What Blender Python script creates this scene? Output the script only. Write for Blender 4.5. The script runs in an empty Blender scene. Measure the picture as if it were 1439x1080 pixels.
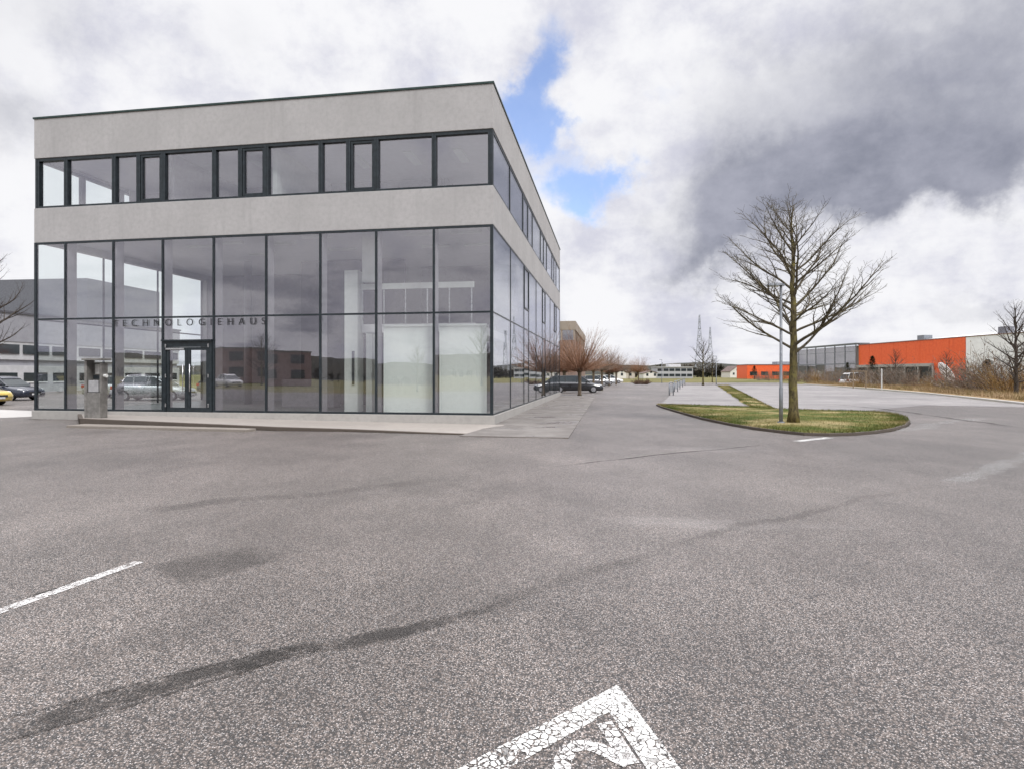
import bpy, bmesh, math, random
from mathutils import Vector, Matrix
PI = math.pi
R = random.Random(7)
S = bpy.context.scene
C = S.collection
F, CX, HY, EYE = 847.0, 719.5, 526.0, 1.6

def g(px, py, z=0.0):
    """ground point seen at photo pixel (survey helper)"""
    Y = F*(EYE-z)/(py-HY)
    return Vector(((px-CX)/F*Y, Y, z))
def at(px, Y, z=0.0):
    return Vector(((px-CX)/F*Y, Y, z))

# ------------------------------------------------------------------ nodes
class E:
    nt = None
    def __init__(s, k): s.k = k
    def __add__(a, b): return mth('ADD', a, b)
    def __radd__(a, b): return mth('ADD', b, a)
    def __sub__(a, b): return mth('SUBTRACT', a, b)
    def __rsub__(a, b): return mth('SUBTRACT', b, a)
    def __mul__(a, b): return mth('MULTIPLY', a, b)
    def __rmul__(a, b): return mth('MULTIPLY', b, a)
    def __truediv__(a, b): return mth('DIVIDE', a, b)
def put(sock, v):
    if isinstance(v, E): E.nt.links.new(v.k, sock)
    elif isinstance(v, tuple) and len(v) == 3 and sock.type == 'RGBA': sock.default_value = (*v, 1)
    else: sock.default_value = v
def mth(op, a, b=None, c=None, clamp=False):
    n = E.nt.nodes.new('ShaderNodeMath'); n.operation = op; n.use_clamp = clamp
    put(n.inputs[0], a)
    if b is not None: put(n.inputs[1], b)
    if c is not None: put(n.inputs[2], c)
    return E(n.outputs[0])
def clamp01(a): return mth('ADD', a, 0.0, clamp=True)
def vmath(op, a, b):
    n = E.nt.nodes.new('ShaderNodeVectorMath'); n.operation = op
    put(n.inputs[0], a); put(n.inputs[1], b)
    return E(n.outputs[0])
def mixc(f, a, b, mode='MIX'):
    n = E.nt.nodes.new('ShaderNodeMix'); n.data_type = 'RGBA'; n.blend_type = mode
    put(n.inputs[0], f); put(n.inputs[6], a); put(n.inputs[7], b)
    return E(n.outputs[2])
def ramp(v, a, b, lo=0.0, hi=1.0, smooth=True):
    n = E.nt.nodes.new('ShaderNodeMapRange'); n.interpolation_type = 'SMOOTHSTEP' if smooth else 'LINEAR'
    put(n.inputs[0], v); put(n.inputs[1], a); put(n.inputs[2], b); put(n.inputs[3], lo); put(n.inputs[4], hi)
    return E(n.outputs[0])
def noise(vec, scale, detail=4, rough=0.55, dist=0.0, col=False):
    n = E.nt.nodes.new('ShaderNodeTexNoise')
    put(n.inputs['Vector'], vec); n.inputs['Scale'].default_value = scale
    n.inputs['Detail'].default_value = detail; n.inputs['Roughness'].default_value = rough
    n.inputs['Distortion'].default_value = dist
    return E(n.outputs['Color' if col else 0])
def voro(vec, scale, feat='F1', out=0, rnd=1.0):
    n = E.nt.nodes.new('ShaderNodeTexVoronoi'); n.feature = feat
    put(n.inputs['Vector'], vec); n.inputs['Scale'].default_value = scale
    n.inputs['Randomness'].default_value = rnd
    return E(n.outputs[out])
def coord(kind='Object'):
    return E(E.nt.nodes.new('ShaderNodeTexCoord').outputs[kind])
def geo(kind='Position'):
    return E(E.nt.nodes.new('ShaderNodeNewGeometry').outputs[kind])
def scalev(v, s): return vmath('MULTIPLY', v, s)
def sep(v):
    n = E.nt.nodes.new('ShaderNodeSeparateXYZ'); put(n.inputs[0], v)
    return E(n.outputs[0]), E(n.outputs[1]), E(n.outputs[2])
def bump(h, strength=0.3, dist=0.01):
    n = E.nt.nodes.new('ShaderNodeBump'); put(n.inputs['Height'], h)
    n.inputs['Strength'].default_value = strength; n.inputs['Distance'].default_value = dist
    return E(n.outputs[0])
def newmat(name):
    m = bpy.data.materials.new(name); m.use_nodes = True
    E.nt = m.node_tree; E.nt.nodes.clear()
    return m
def principled(col, rough=0.6, metal=0.0, spec=0.5, nrm=None, alpha=None, **kw):
    n = E.nt.nodes.new('ShaderNodeBsdfPrincipled')
    put(n.inputs['Base Color'], col); put(n.inputs['Roughness'], rough)
    n.inputs['Metallic'].default_value = metal; put(n.inputs['Specular IOR Level'], spec)
    if nrm: put(n.inputs['Normal'], nrm)
    if alpha is not None: put(n.inputs['Alpha'], alpha)
    for k, v in kw.items(): put(n.inputs[k.replace('_', ' ')], v)
    return E(n.outputs[0])
def out(sh):
    n = E.nt.nodes.new('ShaderNodeOutputMaterial'); put(n.inputs[0], sh)
def mix_shader(f, a, b):
    n = E.nt.nodes.new('ShaderNodeMixShader'); put(n.inputs[0], f); put(n.inputs[1], a); put(n.inputs[2], b)
    return E(n.outputs[0])

MATS = {}
def simple(name, col, rough=0.6, metal=0.0, var=0.15, scale=6.0, spec=0.5, bmp=0.0, coat=0.0):
    """plain paint / metal / plaster with mottling"""
    if name in MATS: return MATS[name]
    m = newmat(name); v = coord()
    n = noise(v, scale, 5, 0.6)
    c = mixc(ramp(n, 0.3, 0.7), tuple(x*(1-var) for x in col), tuple(min(1, x*(1+var)) for x in col))
    r = ramp(noise(v, scale*2.3, 3), 0.3, 0.7, max(0.02, rough-0.08), min(1, rough+0.08))
    nrm = bump(noise(v, scale*6, 4), bmp, 0.01) if bmp else None
    kw = {'Coat_Weight': coat} if coat else {}
    out(principled(c, r, metal, spec, nrm, **kw)); MATS[name] = m
    return m

def glass_mat(name, tint, r0, gloss=(0.93, 0.93, 1.0)):
    m = newmat(name)
    lw = E.nt.nodes.new('ShaderNodeLayerWeight'); lw.inputs[0].default_value = 0.5
    f = mth('POWER', E(lw.outputs['Facing']), 4.6)
    v = geo()
    wav = bump(noise(v, 0.55, 2), 0.035, 0.06)
    oi = E(E.nt.nodes.new('ShaderNodeObjectInfo').outputs['Random'])
    cb_ = E.nt.nodes.new('ShaderNodeCombineXYZ'); put(cb_.inputs[0], (oi-.5)*.012); put(cb_.inputs[2], (mth('FRACT', oi*7.3)-.5)*.014)
    wav = vmath('ADD', wav, E(cb_.outputs[0]))
    nz = E.nt.nodes.new('ShaderNodeVectorMath'); nz.operation = 'NORMALIZE'; put(nz.inputs[0], wav); wav = E(nz.outputs[0])
    fac = clamp01(r0 + f*(1-r0)*0.85)
    t = E.nt.nodes.new('ShaderNodeBsdfTransparent'); put(t.inputs[0], tint)
    gl = E.nt.nodes.new('ShaderNodeBsdfAnisotropic'); put(gl.inputs['Color'], gloss); gl.inputs['Roughness'].default_value = 0.0
    put(gl.inputs['Normal'], wav)
    out(mix_shader(fac, E(t.outputs[0]), E(gl.outputs[0])))
    return m

def asphalt_mat(name, dark, light, wet=0.0, cell=112, alpha_fn=None):
    m = newmat(name); v = geo()
    d = voro(v, cell, 'F1', 0); cid = voro(v, cell, 'F1', 1)
    cr, cg, cb = sep(cid)
    d2 = voro(v, cell*0.43, 'F1', 0); r2, g2, b2 = sep(voro(v, cell*0.43, 'F1', 1))
    stone = ramp(d, 0.22, 0.56, 1.0, 0.0)
    val = mth('POWER', cr, 1.9)*0.78 + 0.10 + ramp(g2, 0.86, 0.97)*0.40*ramp(d2, 0.15, 0.42, 1.0, 0.0)
    k = clamp01(stone*val)
    c = mixc(k, dark, light)
    c = mixc(ramp(cb, 0.3, 0.9)*0.22, c, (light[0]*0.9, light[1]*0.76, light[2]*0.66))
    big = noise(v, 0.13, 6, 0.62)
    mid = noise(scalev(v, (1.0, 0.55, 1.0)), 0.9, 5, 0.65)
    tone = ramp(big, 0.32, 0.68, 0.76, 1.20)*ramp(mid, 0.3, 0.72, 0.80, 1.14)
    worn = ramp(noise(scalev(v, (0.35, 1.0, 1.0)), 0.22, 5, 0.7), 0.56, 0.72)
    c = mixc(worn*0.35, c, (light[0]*0.70, light[1]*0.70, light[2]*0.70))
    tn = E.nt.nodes.new('ShaderNodeVectorMath'); tn.operation = 'SCALE'
    put(tn.inputs[0], c); put(tn.inputs['Scale'], tone)
    nrm = bump(stone*0.8 + mid*0.3, 0.55, 0.006)
    a = alpha_fn() if alpha_fn else None
    out(principled(E(tn.outputs[0]), 0.50-wet*0.4, 0, 0.62, nrm, a, Diffuse_Roughness=0.9))
    return m

def concrete_mat(name, col, streak=True, sc=1.0, rough=0.75):
    m = newmat(name); v = coord()
    n1 = noise(v, 0.55*sc, 6, 0.6); n2 = noise(v, 7*sc, 5, 0.65)
    st = noise(scalev(v, (2.2, 2.2, 0.16)), 1.0*sc, 5, 0.65)
    c = mixc(ramp(n1, 0.3, 0.7), tuple(x*0.93 for x in col), tuple(min(1, x*1.06) for x in col))
    c = mixc(ramp(n2, 0.35, 0.75)*0.45, c, tuple(x*0.72 for x in col))
    if streak: c = mixc(ramp(st, 0.52, 0.78)*0.4, c, tuple(x*0.66 for x in col))
    pores = voro(v, 26*sc, 'F1', 0)
    c = mixc(ramp(pores, 0.05, 0.14, 0.5, 0.0), c, tuple(x*0.5 for x in col))
    out(principled(c, rough, 0, 0.35, bump(n2, 0.12, 0.01)))
    return m

def paint_mat(name, col=(0.78, 0.77, 0.74), crack=26, cover=0.62):
    m = newmat(name); v0 = geo()
    dn = noise(v0, 14, 4, 0.6, 0.0, True)
    v = v0 + 0.0 if False else vmath('ADD', v0, scalev(vmath('SUBTRACT', dn, (.5,.5,.5)), (.05,.05,.05)))
    e = voro(v, crack, 'DISTANCE_TO_EDGE', 0); c1, c2, c3 = sep(voro(v, crack, 'F1', 1))
    big = noise(v0, 2.6, 4, 0.6)
    cr = ramp(e, 0.0, 0.10*1.0)*1.0
    cr = ramp(e - ramp(big, .35, .65, 0.0, 0.07), 0.0, 0.05)
    w = noise(v0, 9, 6, 0.7); w2 = noise(v0, 60, 3, 0.65)
    chip = ramp(c1, 0.02, 0.07)
    a = clamp01(cr*chip*ramp(w + (big-.5)*.35, cover-0.28, cover-0.10)*ramp(w2, 0.33, 0.47))
    c = mixc(ramp(noise(v0, 24, 5, .7), 0.3, 0.7), tuple(x*0.66 for x in col), col)
    c = mixc(ramp(c2, .2, 1.0)*.3, c, tuple(x*.72 for x in col))
    out(principled(c, 0.7, 0, 0.4, bump(cr, 0.3, 0.004), a))
    return m

def streak_mat(name, col, strength=0.8, scale=7.0, lo=0.42, rough=0.7):
    """worn stripe with a ragged edge: UV v runs across the strip"""
    m = newmat(name); v = geo()
    u, w, _ = sep(coord('UV'))
    across = mth('ABSOLUTE', w - 0.5)*2.0
    fall = ramp(across, 0.15, 1.0, 1.0, 0.0)
    ends = ramp(u, 0.0, 0.10)*ramp(u, 0.62, 1.0, 1.0, 0.0)
    n = noise(v, scale, 3, 0.5)*0.45 + noise(v, scale*6, 4, 0.65)*0.33 + noise(v, 60, 2, 0.6)*0.22
    a = clamp01(ramp(n + (fall-1.0)*0.26, lo-0.12, lo+0.10)*ends*strength*ramp(across, .75, 1.0, 1.0, 0.0))
    st = voro(v, 120, 'F1', 0)
    c = mixc(ramp(st, 0.2, 0.6), tuple(min(1, x*2.6) for x in col), tuple(x*0.5 for x in col))
    out(principled(c, rough, 0, 0.4, bump(st, 0.5, 0.006), a))
    return m

def bark_mat(name, a, b, c2, sc=14):
    m = newmat(name); v = coord()
    n = noise(scalev(v, (1, 1, 0.35)), sc, 6, 0.7); n2 = noise(v, 3.2, 4, 0.6)
    c = mixc(ramp(n, 0.35, 0.65), a, b)
    c = mixc(ramp(n2, 0.5, 0.66)*0.75, c, c2)
    out(principled(c, 0.9, 0, 0.2, bump(n, 0.6, 0.02)))
    return m
def herb_mat(name, cols, sc=1.3, fine=18):
    m = newmat(name); v = geo()
    n = noise(v, sc, 5, 0.65); n2 = noise(v, fine, 4, 0.7); n3 = noise(scalev(v, (1, 1, 1)), sc*0.45, 3, 0.5)
    c = mixc(ramp(n, 0.40, 0.60), cols[0], cols[1])
    c = mixc(ramp(n3, 0.50, 0.64), c, cols[2])
    c = mixc(ramp(n2, 0.45, 0.7)*0.6, c, cols[3])
    out(principled(c, 0.9, 0, 0.15, bump(n2, 0.7, 0.03)))
    return m

# ------------------------------------------------------------------ mesh builder
class MB:
    def __init__(s): s.v = []; s.f = []; s.uv = None
    def box(s, x0, x1, y0, y1, z0, z1, M=None):
        b = len(s.v)
        p = [(x0,y0,z0),(x1,y0,z0),(x1,y1,z0),(x0,y1,z0),(x0,y0,z1),(x1,y0,z1),(x1,y1,z1),(x0,y1,z1)]
        s.v += [tuple(M @ Vector(q)) for q in p] if M else p
        s.f += [tuple(b+i for i in q) for q in ((0,3,2,1),(4,5,6,7),(0,1,5,4),(1,2,6,5),(2,3,7,6),(3,0,4,7))]
        return s
    def poly(s, pts):
        b = len(s.v); s.v += [tuple(p) for p in pts]; s.f.append(tuple(range(b, b+len(pts)))); return s
    def prism(s, pts, z0, z1):
        """pts: xy outline, ccw"""
        b = len(s.v); n = len(pts)
        s.v += [(p[0], p[1], z0) for p in pts] + [(p[0], p[1], z1) for p in pts]
        s.f.append(tuple(b+i for i in reversed(range(n)))); s.f.append(tuple(b+n+i for i in range(n)))
        for i in range(n):
            j = (i+1) % n; s.f.append((b+i, b+j, b+n+j, b+n+i))
        return s
    def ring(s, x0, x1, y0, y1, z0, z1, t):
        b = len(s.v)
        o = [(x0,y0),(x1,y0),(x1,y1),(x0,y1)]; i_ = [(x0+t,y0+t),(x1-t,y0+t),(x1-t,y1-t),(x0+t,y1-t)]
        for z in (z0, z1):
            s.v += [(p[0],p[1],z) for p in o] + [(p[0],p[1],z) for p in i_]
        for k in range(4):
            j = (k+1) % 4
            s.f += [(b+k,b+j,b+8+j,b+8+k), (b+4+j,b+4+k,b+12+k,b+12+j), (b+j,b+k,b+4+k,b+4+j), (b+8+k,b+8+j,b+12+j,b+12+k)]
        return s
    def tube(s, pts, radii, n=6, caps=True):
        base = len(s.v); pts = [Vector(p) for p in pts]; prev = None
        for i, p in enumerate(pts):
            d = (pts[min(i+1, len(pts)-1)] - pts[max(i-1, 0)])
            d = d.normalized() if d.length > 1e-9 else Vector((0,0,1))
            if prev is None:
                a = Vector((1,0,0)) if abs(d.x) < 0.8 else Vector((0,1,0))
                u = d.cross(a).normalized()
            else:
                u = prev - d*prev.dot(d)
                u = u.normalized() if u.length > 1e-6 else d.orthogonal().normalized()
            prev = u; w = d.cross(u); r = radii[i] if hasattr(radii, '__len__') else radii
            for k in range(n):
                a = 2*PI*k/n
                q = p + u*(math.cos(a)*r) + w*(math.sin(a)*r); s.v.append((q.x, q.y, q.z))
        for i in range(len(pts)-1):
            for k in range(n):
                j = (k+1) % n; A = base+i*n
                s.f.append((A+k, A+j, A+n+j, A+n+k))
        if caps:
            s.f.append(tuple(base+k for k in reversed(range(n))))
            e = base+(len(pts)-1)*n; s.f.append(tuple(e+k for k in range(n)))
        return s
    def bar(s, a, b, w=0.05):
        return s.tube([a, b], w/2*1.2, 4)
    def loft(s, secs):
        """list of equal-length closed loops"""
        b = len(s.v); n = len(secs[0])
        for q in secs: s.v += [tuple(p) for p in q]
        for i in range(len(secs)-1):
            for k in range(n):
                j = (k+1) % n; A = b+i*n
                s.f.append((A+k, A+j, A+n+j, A+n+k))
        s.f.append(tuple(b+k for k in reversed(range(n)))); e = b+(len(secs)-1)*n
        s.f.append(tuple(e+k for k in range(n)))
        return s
    def disc_x(s, c, r, t, n=20):
        """short cylinder, axis along y"""
        return s.tube([(c[0], c[1]-t/2, c[2]), (c[0], c[1]+t/2, c[2])], r, n)
    def build(s, name, m, parent=None, smooth=False, bevel=0.0, recalc=True):
        me = bpy.data.meshes.new(name); me.from_pydata(s.v, [], s.f)
        if recalc and len(s.f) < 60000:
            bm = bmesh.new(); bm.from_mesh(me)
            bmesh.ops.recalc_face_normals(bm, faces=bm.faces)
            bm.to_mesh(me); bm.free()
        if s.uv:
            uvl = me.uv_layers.new(name='uv')
            for l in me.loops: uvl.data[l.index].uv = s.uv[l.vertex_index]
        if smooth: me.polygons.foreach_set('use_smooth', [True]*len(me.polygons))
        me.materials.append(m); me.update()
        o = bpy.data.objects.new(name, me); C.objects.link(o)
        if parent: o.parent = parent
        if bevel:
            md = o.modifiers.new('bevel', 'BEVEL'); md.width = bevel; md.segments = 2; md.limit_method = 'ANGLE'
        return o
def tag(o, label=None, cat=None, group=None, kind=None):
    if label: o['label'] = label
    if cat: o['category'] = cat
    if group: o['group'] = group
    if kind: o['kind'] = kind
    return o
def thing(name, label, cat, loc=(0,0,0), rz=0.0, group=None):
    o = bpy.data.objects.new(name, None); C.objects.link(o); o.empty_display_size = 0.2
    o.location = loc; o.rotation_euler = (0,0,rz)
    return tag(o, label, cat, group)
def dup(o, parent=None):
    c = o.copy(); C.objects.link(c)
    if parent: c.parent = parent
    for ch in list(o.children): dup(ch, c)
    return c
def place(o, loc, rz=0.0, scale=1.0, label=None, group=None):
    o.location = loc; o.rotation_euler = (0,0,rz)
    o.scale = scale if hasattr(scale, '__len__') else (scale,)*3
    if label: o['label'] = label
    if group: o['group'] = group
    return o

# ------------------------------------------------------------------ materials
M_asph = asphalt_mat('asphalt', (0.027, 0.0252, 0.0246), (0.78, 0.725, 0.70))
M_pale = asphalt_mat('pale_asphalt', (0.20, 0.19, 0.19), (0.57, 0.54, 0.525), cell=60)
M_conc = concrete_mat('facade_concrete', (0.445, 0.434, 0.436), True, 1.0, 0.8)
M_plinth = concrete_mat('plinth_concrete', (0.41, 0.395, 0.375), False)
M_pad = concrete_mat('pad_concrete', (0.37, 0.335, 0.305), False, 0.8)
M_kerb = concrete_mat('kerb_stone', (0.11, 0.09, 0.075), False, 2.0)
M_dark = simple('anodised_frame', (0.022, 0.030, 0.036), 0.38, 0.2, 0.3, 9)
M_post = simple('glazing_post', (0.30, 0.28, 0.31), 0.5, 0, 0.08)
M_glass = glass_mat('facade_glass', (0.955, 0.975, 0.97), 0.145, (0.97, 0.925, 1.0))
M_wglass = glass_mat('window_glass', (0.93, 0.955, 0.95), 0.18, (0.97, 0.93, 1.0))
M_glass3 = glass_mat('side_glass', (0.94, 0.96, 0.96), 0.24, (0.96, 0.965, 1.0))
M_glass2 = glass_mat('clear_glass', (0.97, 0.99, 0.985), 0.035)
M_white = simple('white_plaster', (0.72, 0.73, 0.71), 0.8, 0, 0.05)
M_ceil = simple('ceiling_plaster', (0.62, 0.60, 0.62), 0.85, 0, 0.05)
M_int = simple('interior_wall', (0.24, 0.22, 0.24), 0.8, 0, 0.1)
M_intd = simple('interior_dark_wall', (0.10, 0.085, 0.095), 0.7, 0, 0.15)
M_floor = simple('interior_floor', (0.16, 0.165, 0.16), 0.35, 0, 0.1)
M_blind = simple('blind_fabric', (0.90, 0.925, 0.895), 0.9, 0, 0.03)
M_steel = simple('steel', (0.55, 0.55, 0.56), 0.3, 1.0, 0.1)
M_galv = simple('galvanised_steel', (0.22, 0.235, 0.26), 0.5, 0.25, 0.15)
M_letter = simple('letter_grey', (0.035, 0.035, 0.04), 0.4)
M_roofm = simple('roof_membrane', (0.25, 0.25, 0.25), 0.9)
M_flash = simple('roof_flashing', (0.035, 0.06, 0.055), 0.4, 0.4)

# ------------------------------------------------------------------ ground and paving
M_field = herb_mat('field_grass', [(0.10, 0.105, 0.035), (0.20, 0.17, 0.075), (0.085, 0.095, 0.03), (0.24, 0.19, 0.10)], 0.12, 3)
gr = MB()
gr.poly([(-4000,-4000,-0.06),(4000,-4000,-0.06),(4000,4000,-0.06),(-4000,4000,-0.06)])
tag(gr.build('ground', M_field), 'flat field of winter grass around the yard and beyond', 'ground', kind='structure')

asp = [(-70,-11.5),(-20,-10.6),(10,-11.4),(38,-9),(24.6,14),(27.6,32.6),(33.5,52),(45.5,92),(52,118),(14,116),(12.5,98),(9.2,60),(-30,60),(-70,70)]
MB().prism(asp, -0.3, 0.0).build('yard', M_asph)
tag(bpy.data.objects['yard'], 'weathered asphalt yard in front of the glass building', 'yard', kind='structure')

# pale paved bays either side of the grass strip
def sheet(name, pts, z, m, label, kind='structure', cat='paving'):
    o = MB().poly([(p[0], p[1], z) for p in pts]).build(name, m)
    return tag(o, label, cat, kind=kind)
isl = [(922,569.5),(935,569.2),(960,570),(1010,571.6),(1055,573.2),(1095,576),(1150,578),(1200,579),(1240,580.5),(1262,583.5),(1275,588),(1279,594),(1272,600),(1255,605),(1230,609),(1200,611.5),(1165,612.4),(1130,611.5),(1095,608),(1060,603.5),(1025,597.5),(985,589),(950,579),(930,573)]
islp = [g(*p) for p in isl]
strip = [g(1055,573.2), g(1092,576), g(1024,541.5), g(1008,541.5)]
pl = [g(928,569), g(960,569.4), g(1010,571), g(1052,572.6), strip[3]+Vector((-.15,0,0)), g(955,541.5)]
sheet('parking_bay', pl, 0.004, M_pale, 'pale paved parking bays left of the narrow grass strip')
pr = [g(1094,575.6), g(1150,577), g(1200,578), g(1300,569), g(1439,571.5), g(1439,568.5), g(1300,553.2), g(1145,541), g(1026,541)]
sheet('driveway', pr, 0.004, M_pale, 'pale driveway between the grass island and the right verge', cat='road')

# right verge kerb line
vk = MB()
ve = [g(1128,540.0), g(1145,540.9), g(1220,546.0), g(1300,553.0), g(1370,560.3), g(1439,568.0), g(1520,577)]
kerbM = concrete_mat('pale_kerb', (0.50, 0.48, 0.45), False, 1.5)
for a, b in zip(ve, ve[1:]):
    d = (b-a).normalized(); n = Vector((-d.y, d.x, 0))
    if n.x < 0: n = -n
    L = (b-a).length; k = max(1, int(L/2.0))
    for i in range(k):
        p = a + (b-a)*((i+0.004)/k); q = a + (b-a)*((i+0.996)/k)
        vk.prism([(p.x,p.y),(q.x,q.y),(q.x+n.x*.35,q.y+n.y*.35),(p.x+n.x*.35,p.y+n.y*.35)][::-1], -0.05, 0.10)
tag(vk.build('kerb', kerbM), 'pale kerb stones edging the dry verge on the right', 'kerb', kind='structure')

# grass island with low dark edging
M_isl = herb_mat('island_grass', [(0.070, 0.095, 0.020), (0.17, 0.15, 0.05), (0.36, 0.29, 0.15), (0.085, 0.10, 0.024)], 0.9, 16)
def inset(pts, k):
    c = sum(pts, Vector((0,0,0)))/len(pts)
    o = []
    n = len(pts)
    for i, p in enumerate(pts):
        t = (pts[(i+1) % n]-pts[i-1]).normalized(); nn = Vector((-t.y, t.x, 0))
        if nn.dot(c-p) < 0: nn = -nn
        o.append(p+nn*k)
    return o
ed = MB(); b0 = islp; b1 = inset(islp, 0.10)
n = len(b0)
for i in range(n):
    j = (i+1) % n
    if i == 4: continue
    p, q, r_, s_ = b0[i], b0[j], b1[j], b1[i]
    bb = len(ed.v)
    for z in (-0.05, 0.075): ed.v += [(w.x, w.y, z) for w in (p, q, r_, s_)]
    ed.f += [tuple(bb+k for k in f) for f in ((0,1,5,4),(1,2,6,5),(2,3,7,6),(3,0,4,7),(4,5,6,7))]
tag(ed.build('island_edging', M_kerb, recalc=True), 'low dark kerb round the grass island', 'kerb', kind='structure')
im = MB(); lo = inset(islp, 0.09); hi = inset(islp, 0.7); cc = sum(islp, Vector())/n
for i, p in enumerate(lo): im.v.append((p.x, p.y, 0.055))
for i, p in enumerate(hi): im.v.append((p.x, p.y, 0.10))
im.v.append((cc.x, cc.y, 0.13))
for i in range(n):
    j = (i+1) % n; im.f += [(i, j, n+j, n+i), (n+i, n+j, 2*n)]
tag(im.build('grass_island', M_isl, smooth=True), 'mown grass island with straw patches around the tree', 'lawn', kind='structure')
sm = MB(); N = 24
for i in range(N+1):
    t = i/N; a = strip[0].lerp(strip[3], t); b = strip[1].lerp(strip[2], t)
    wob = 0.10*math.sin(i*1.7)
    for f_, z in ((0.0, 0.006), (0.25, 0.06), (0.75, 0.06), (1.0, 0.006)):
        p = a.lerp(b, f_); sm.v.append((p.x+(wob if f_ in (0.0, 1.0) else 0), p.y, z))
for i in range(N):
    for k in range(3):
        A = i*4+k; sm.f.append((A, A+1, A+5, A+4))
tag(sm.build('grass_strip', M_isl, smooth=True), 'narrow grass strip running back from the island between parking bays', 'lawn', kind='structure')

def inpoly(x, y, P):
    c = False; n = len(P)
    for i in range(n):
        a, b = P[i], P[i-1]
        if (a[1] > y) != (b[1] > y) and x < (b[0]-a[0])*(y-a[1])/(b[1]-a[1])+a[0]: c = not c
    return c
def blades(P, count, h0, h1, z=0.05, w=0.008, rnd=R, zf=None):
    m = MB(); xs = [p[0] for p in P]; ys = [p[1] for p in P]; k = 0
    while k < count:
        x = rnd.uniform(min(xs), max(xs)); y = rnd.uniform(min(ys), max(ys))
        if not inpoly(x, y, P): continue
        k += 1; a = rnd.uniform(0, PI); h = rnd.uniform(h0, h1); ww = w*rnd.uniform(.6, 1.5)
        dx, dy = math.cos(a)*ww, math.sin(a)*ww; l = rnd.uniform(-.6, .6)*h; l2 = rnd.uniform(-.6, .6)*h
        zz = zf(x, y) if zf else z
        b = len(m.v)
        m.v += [(x-dx,y-dy,zz), (x+dx,y+dy,zz), (x+l,y+l2,zz+h)]; m.f.append((b,b+1,b+2))
    return m
tag(blades([(p.x,p.y) for p in inset(islp, 0.015)], 52000, 0.03, 0.11, 0.06, 0.007).build('grass', M_isl, recalc=False), 'short winter grass blades on the island', 'grass', kind='stuff')
tag(blades([(p.x,p.y) for p in strip], 16000, 0.03, 0.10, 0.03, 0.012).build('strip_grass', M_isl, recalc=False), 'short grass growing along the narrow strip', 'grass', kind='stuff')

# painted marks, seams and stains on the asphalt
def ribbon(name, pts, w, z, m, label, cat='marking', wob=0.0, kind='structure'):
    mb = MB(); uv = []
    P = [Vector((p[0], p[1], 0)) for p in pts]; D = [0]
    for a, b in zip(P, P[1:]): D.append(D[-1]+(b-a).length)
    fine = []
    for i in range(len(P)-1):
        k = max(1, int((P[i+1]-P[i]).length/0.3))
        for q in range(k): fine.append((P[i].lerp(P[i+1], q/k), D[i]+(D[i+1]-D[i])*q/k))
    fine.append((P[-1], D[-1]))
    for i, (p, d) in enumerate(fine):
        t = (fine[min(i+1, len(fine)-1)][0]-fine[max(i-1, 0)][0]).normalized(); nn = Vector((-t.y, t.x, 0))
        ww = w if not hasattr(w, '__len__') else w[0]+(w[1]-w[0])*d/D[-1]
        o = wob*math.sin(d*2.3)+wob*.6*math.sin(d*5.1+1)
        for sgn in (-1, 1):
            q = p+nn*(o+sgn*ww/2); mb.v.append((q.x, q.y, z)); uv.append((d/D[-1], (sgn+1)/2))
        if i: mb.f.append((2*i-2, 2*i-1, 2*i+1, 2*i))
    mb.uv = uv
    return tag(mb.build(name, m, recalc=False), label, cat, kind=kind)
M_paint = paint_mat('road_paint', cover=0.52)
M_paintw = paint_mat('worn_road_paint', (0.72, 0.70, 0.68), 30, 0.66)
ribbon('parking_line', [g(-60,880), g(196,789)], 0.10, 0.004, paint_mat('faded_line_paint', (0.78,0.76,0.74), 40, 0.56), 'worn white parking line on the asphalt at the left', wob=.004)
# corner box with a digit, nearest the camera
cA, c0, cB = g(560,1124), g(868,962), g(1010,1152)
def inline(a, b, c, w):
    """L shaped outline with mitre at b"""
    u = (a-b).normalized(); v = (c-b).normalized()
    n1 = Vector((-u.y, u.x, 0)); n1 = n1 if n1.dot(v) > 0 else -n1
    n2 = Vector((-v.y, v.x, 0)); n2 = n2 if n2.dot(u) > 0 else -n2
    s_ = math.sqrt(max(1e-6, 1-u.dot(v)**2))
    inner = b + (u+v)*(w/s_)
    return [b, c, c+n2*w, inner, a+n1*w, a]
MBx = MB().poly([(p.x,p.y,0.004) for p in inline(cA, c0, cB, 0.135)])
tag(MBx.build('bay_corner_marking', M_paint), 'white painted corner of a parking bay nearest the viewer', 'marking', kind='structure')
def stroke(pts, w, z):
    mb = MB()
    for i, p in enumerate(pts):
        t = (pts[min(i+1,len(pts)-1)]-pts[max(i-1,0)]).normalized(); nn = Vector((-t.y,t.x,0))
        mb.v += [tuple((p+nn*w/2).to_2d())+(z,), tuple((p-nn*w/2).to_2d())+(z,)]
        if i: mb.f.append((2*i-2,2*i-1,2*i+1,2*i))
    return mb
dg = [g(849,1015), g(868,1045), g(887,1074)]
arc = [g(884,1073), g(862,1062), g(842,1052), g(826,1047), g(811,1048), g(799,1055), g(791,1068), g(789,1084), g(796,1098), g(812,1106)]
m1 = stroke(dg, 0.075, 0.004); m2 = stroke(arc, 0.075, 0.004)
off = len(m1.v); m1.v += [(x,y,z+.0006) for x,y,z in m2.v]; m1.f += [tuple(i+off for i in f) for f in m2.f]
tag(m1.build('bay_number_marking', paint_mat('worn_number_paint', (0.74,0.72,0.70), 30, 0.56), recalc=False), 'worn white painted digit 2 inside the bay corner', 'marking', kind='structure')

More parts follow.
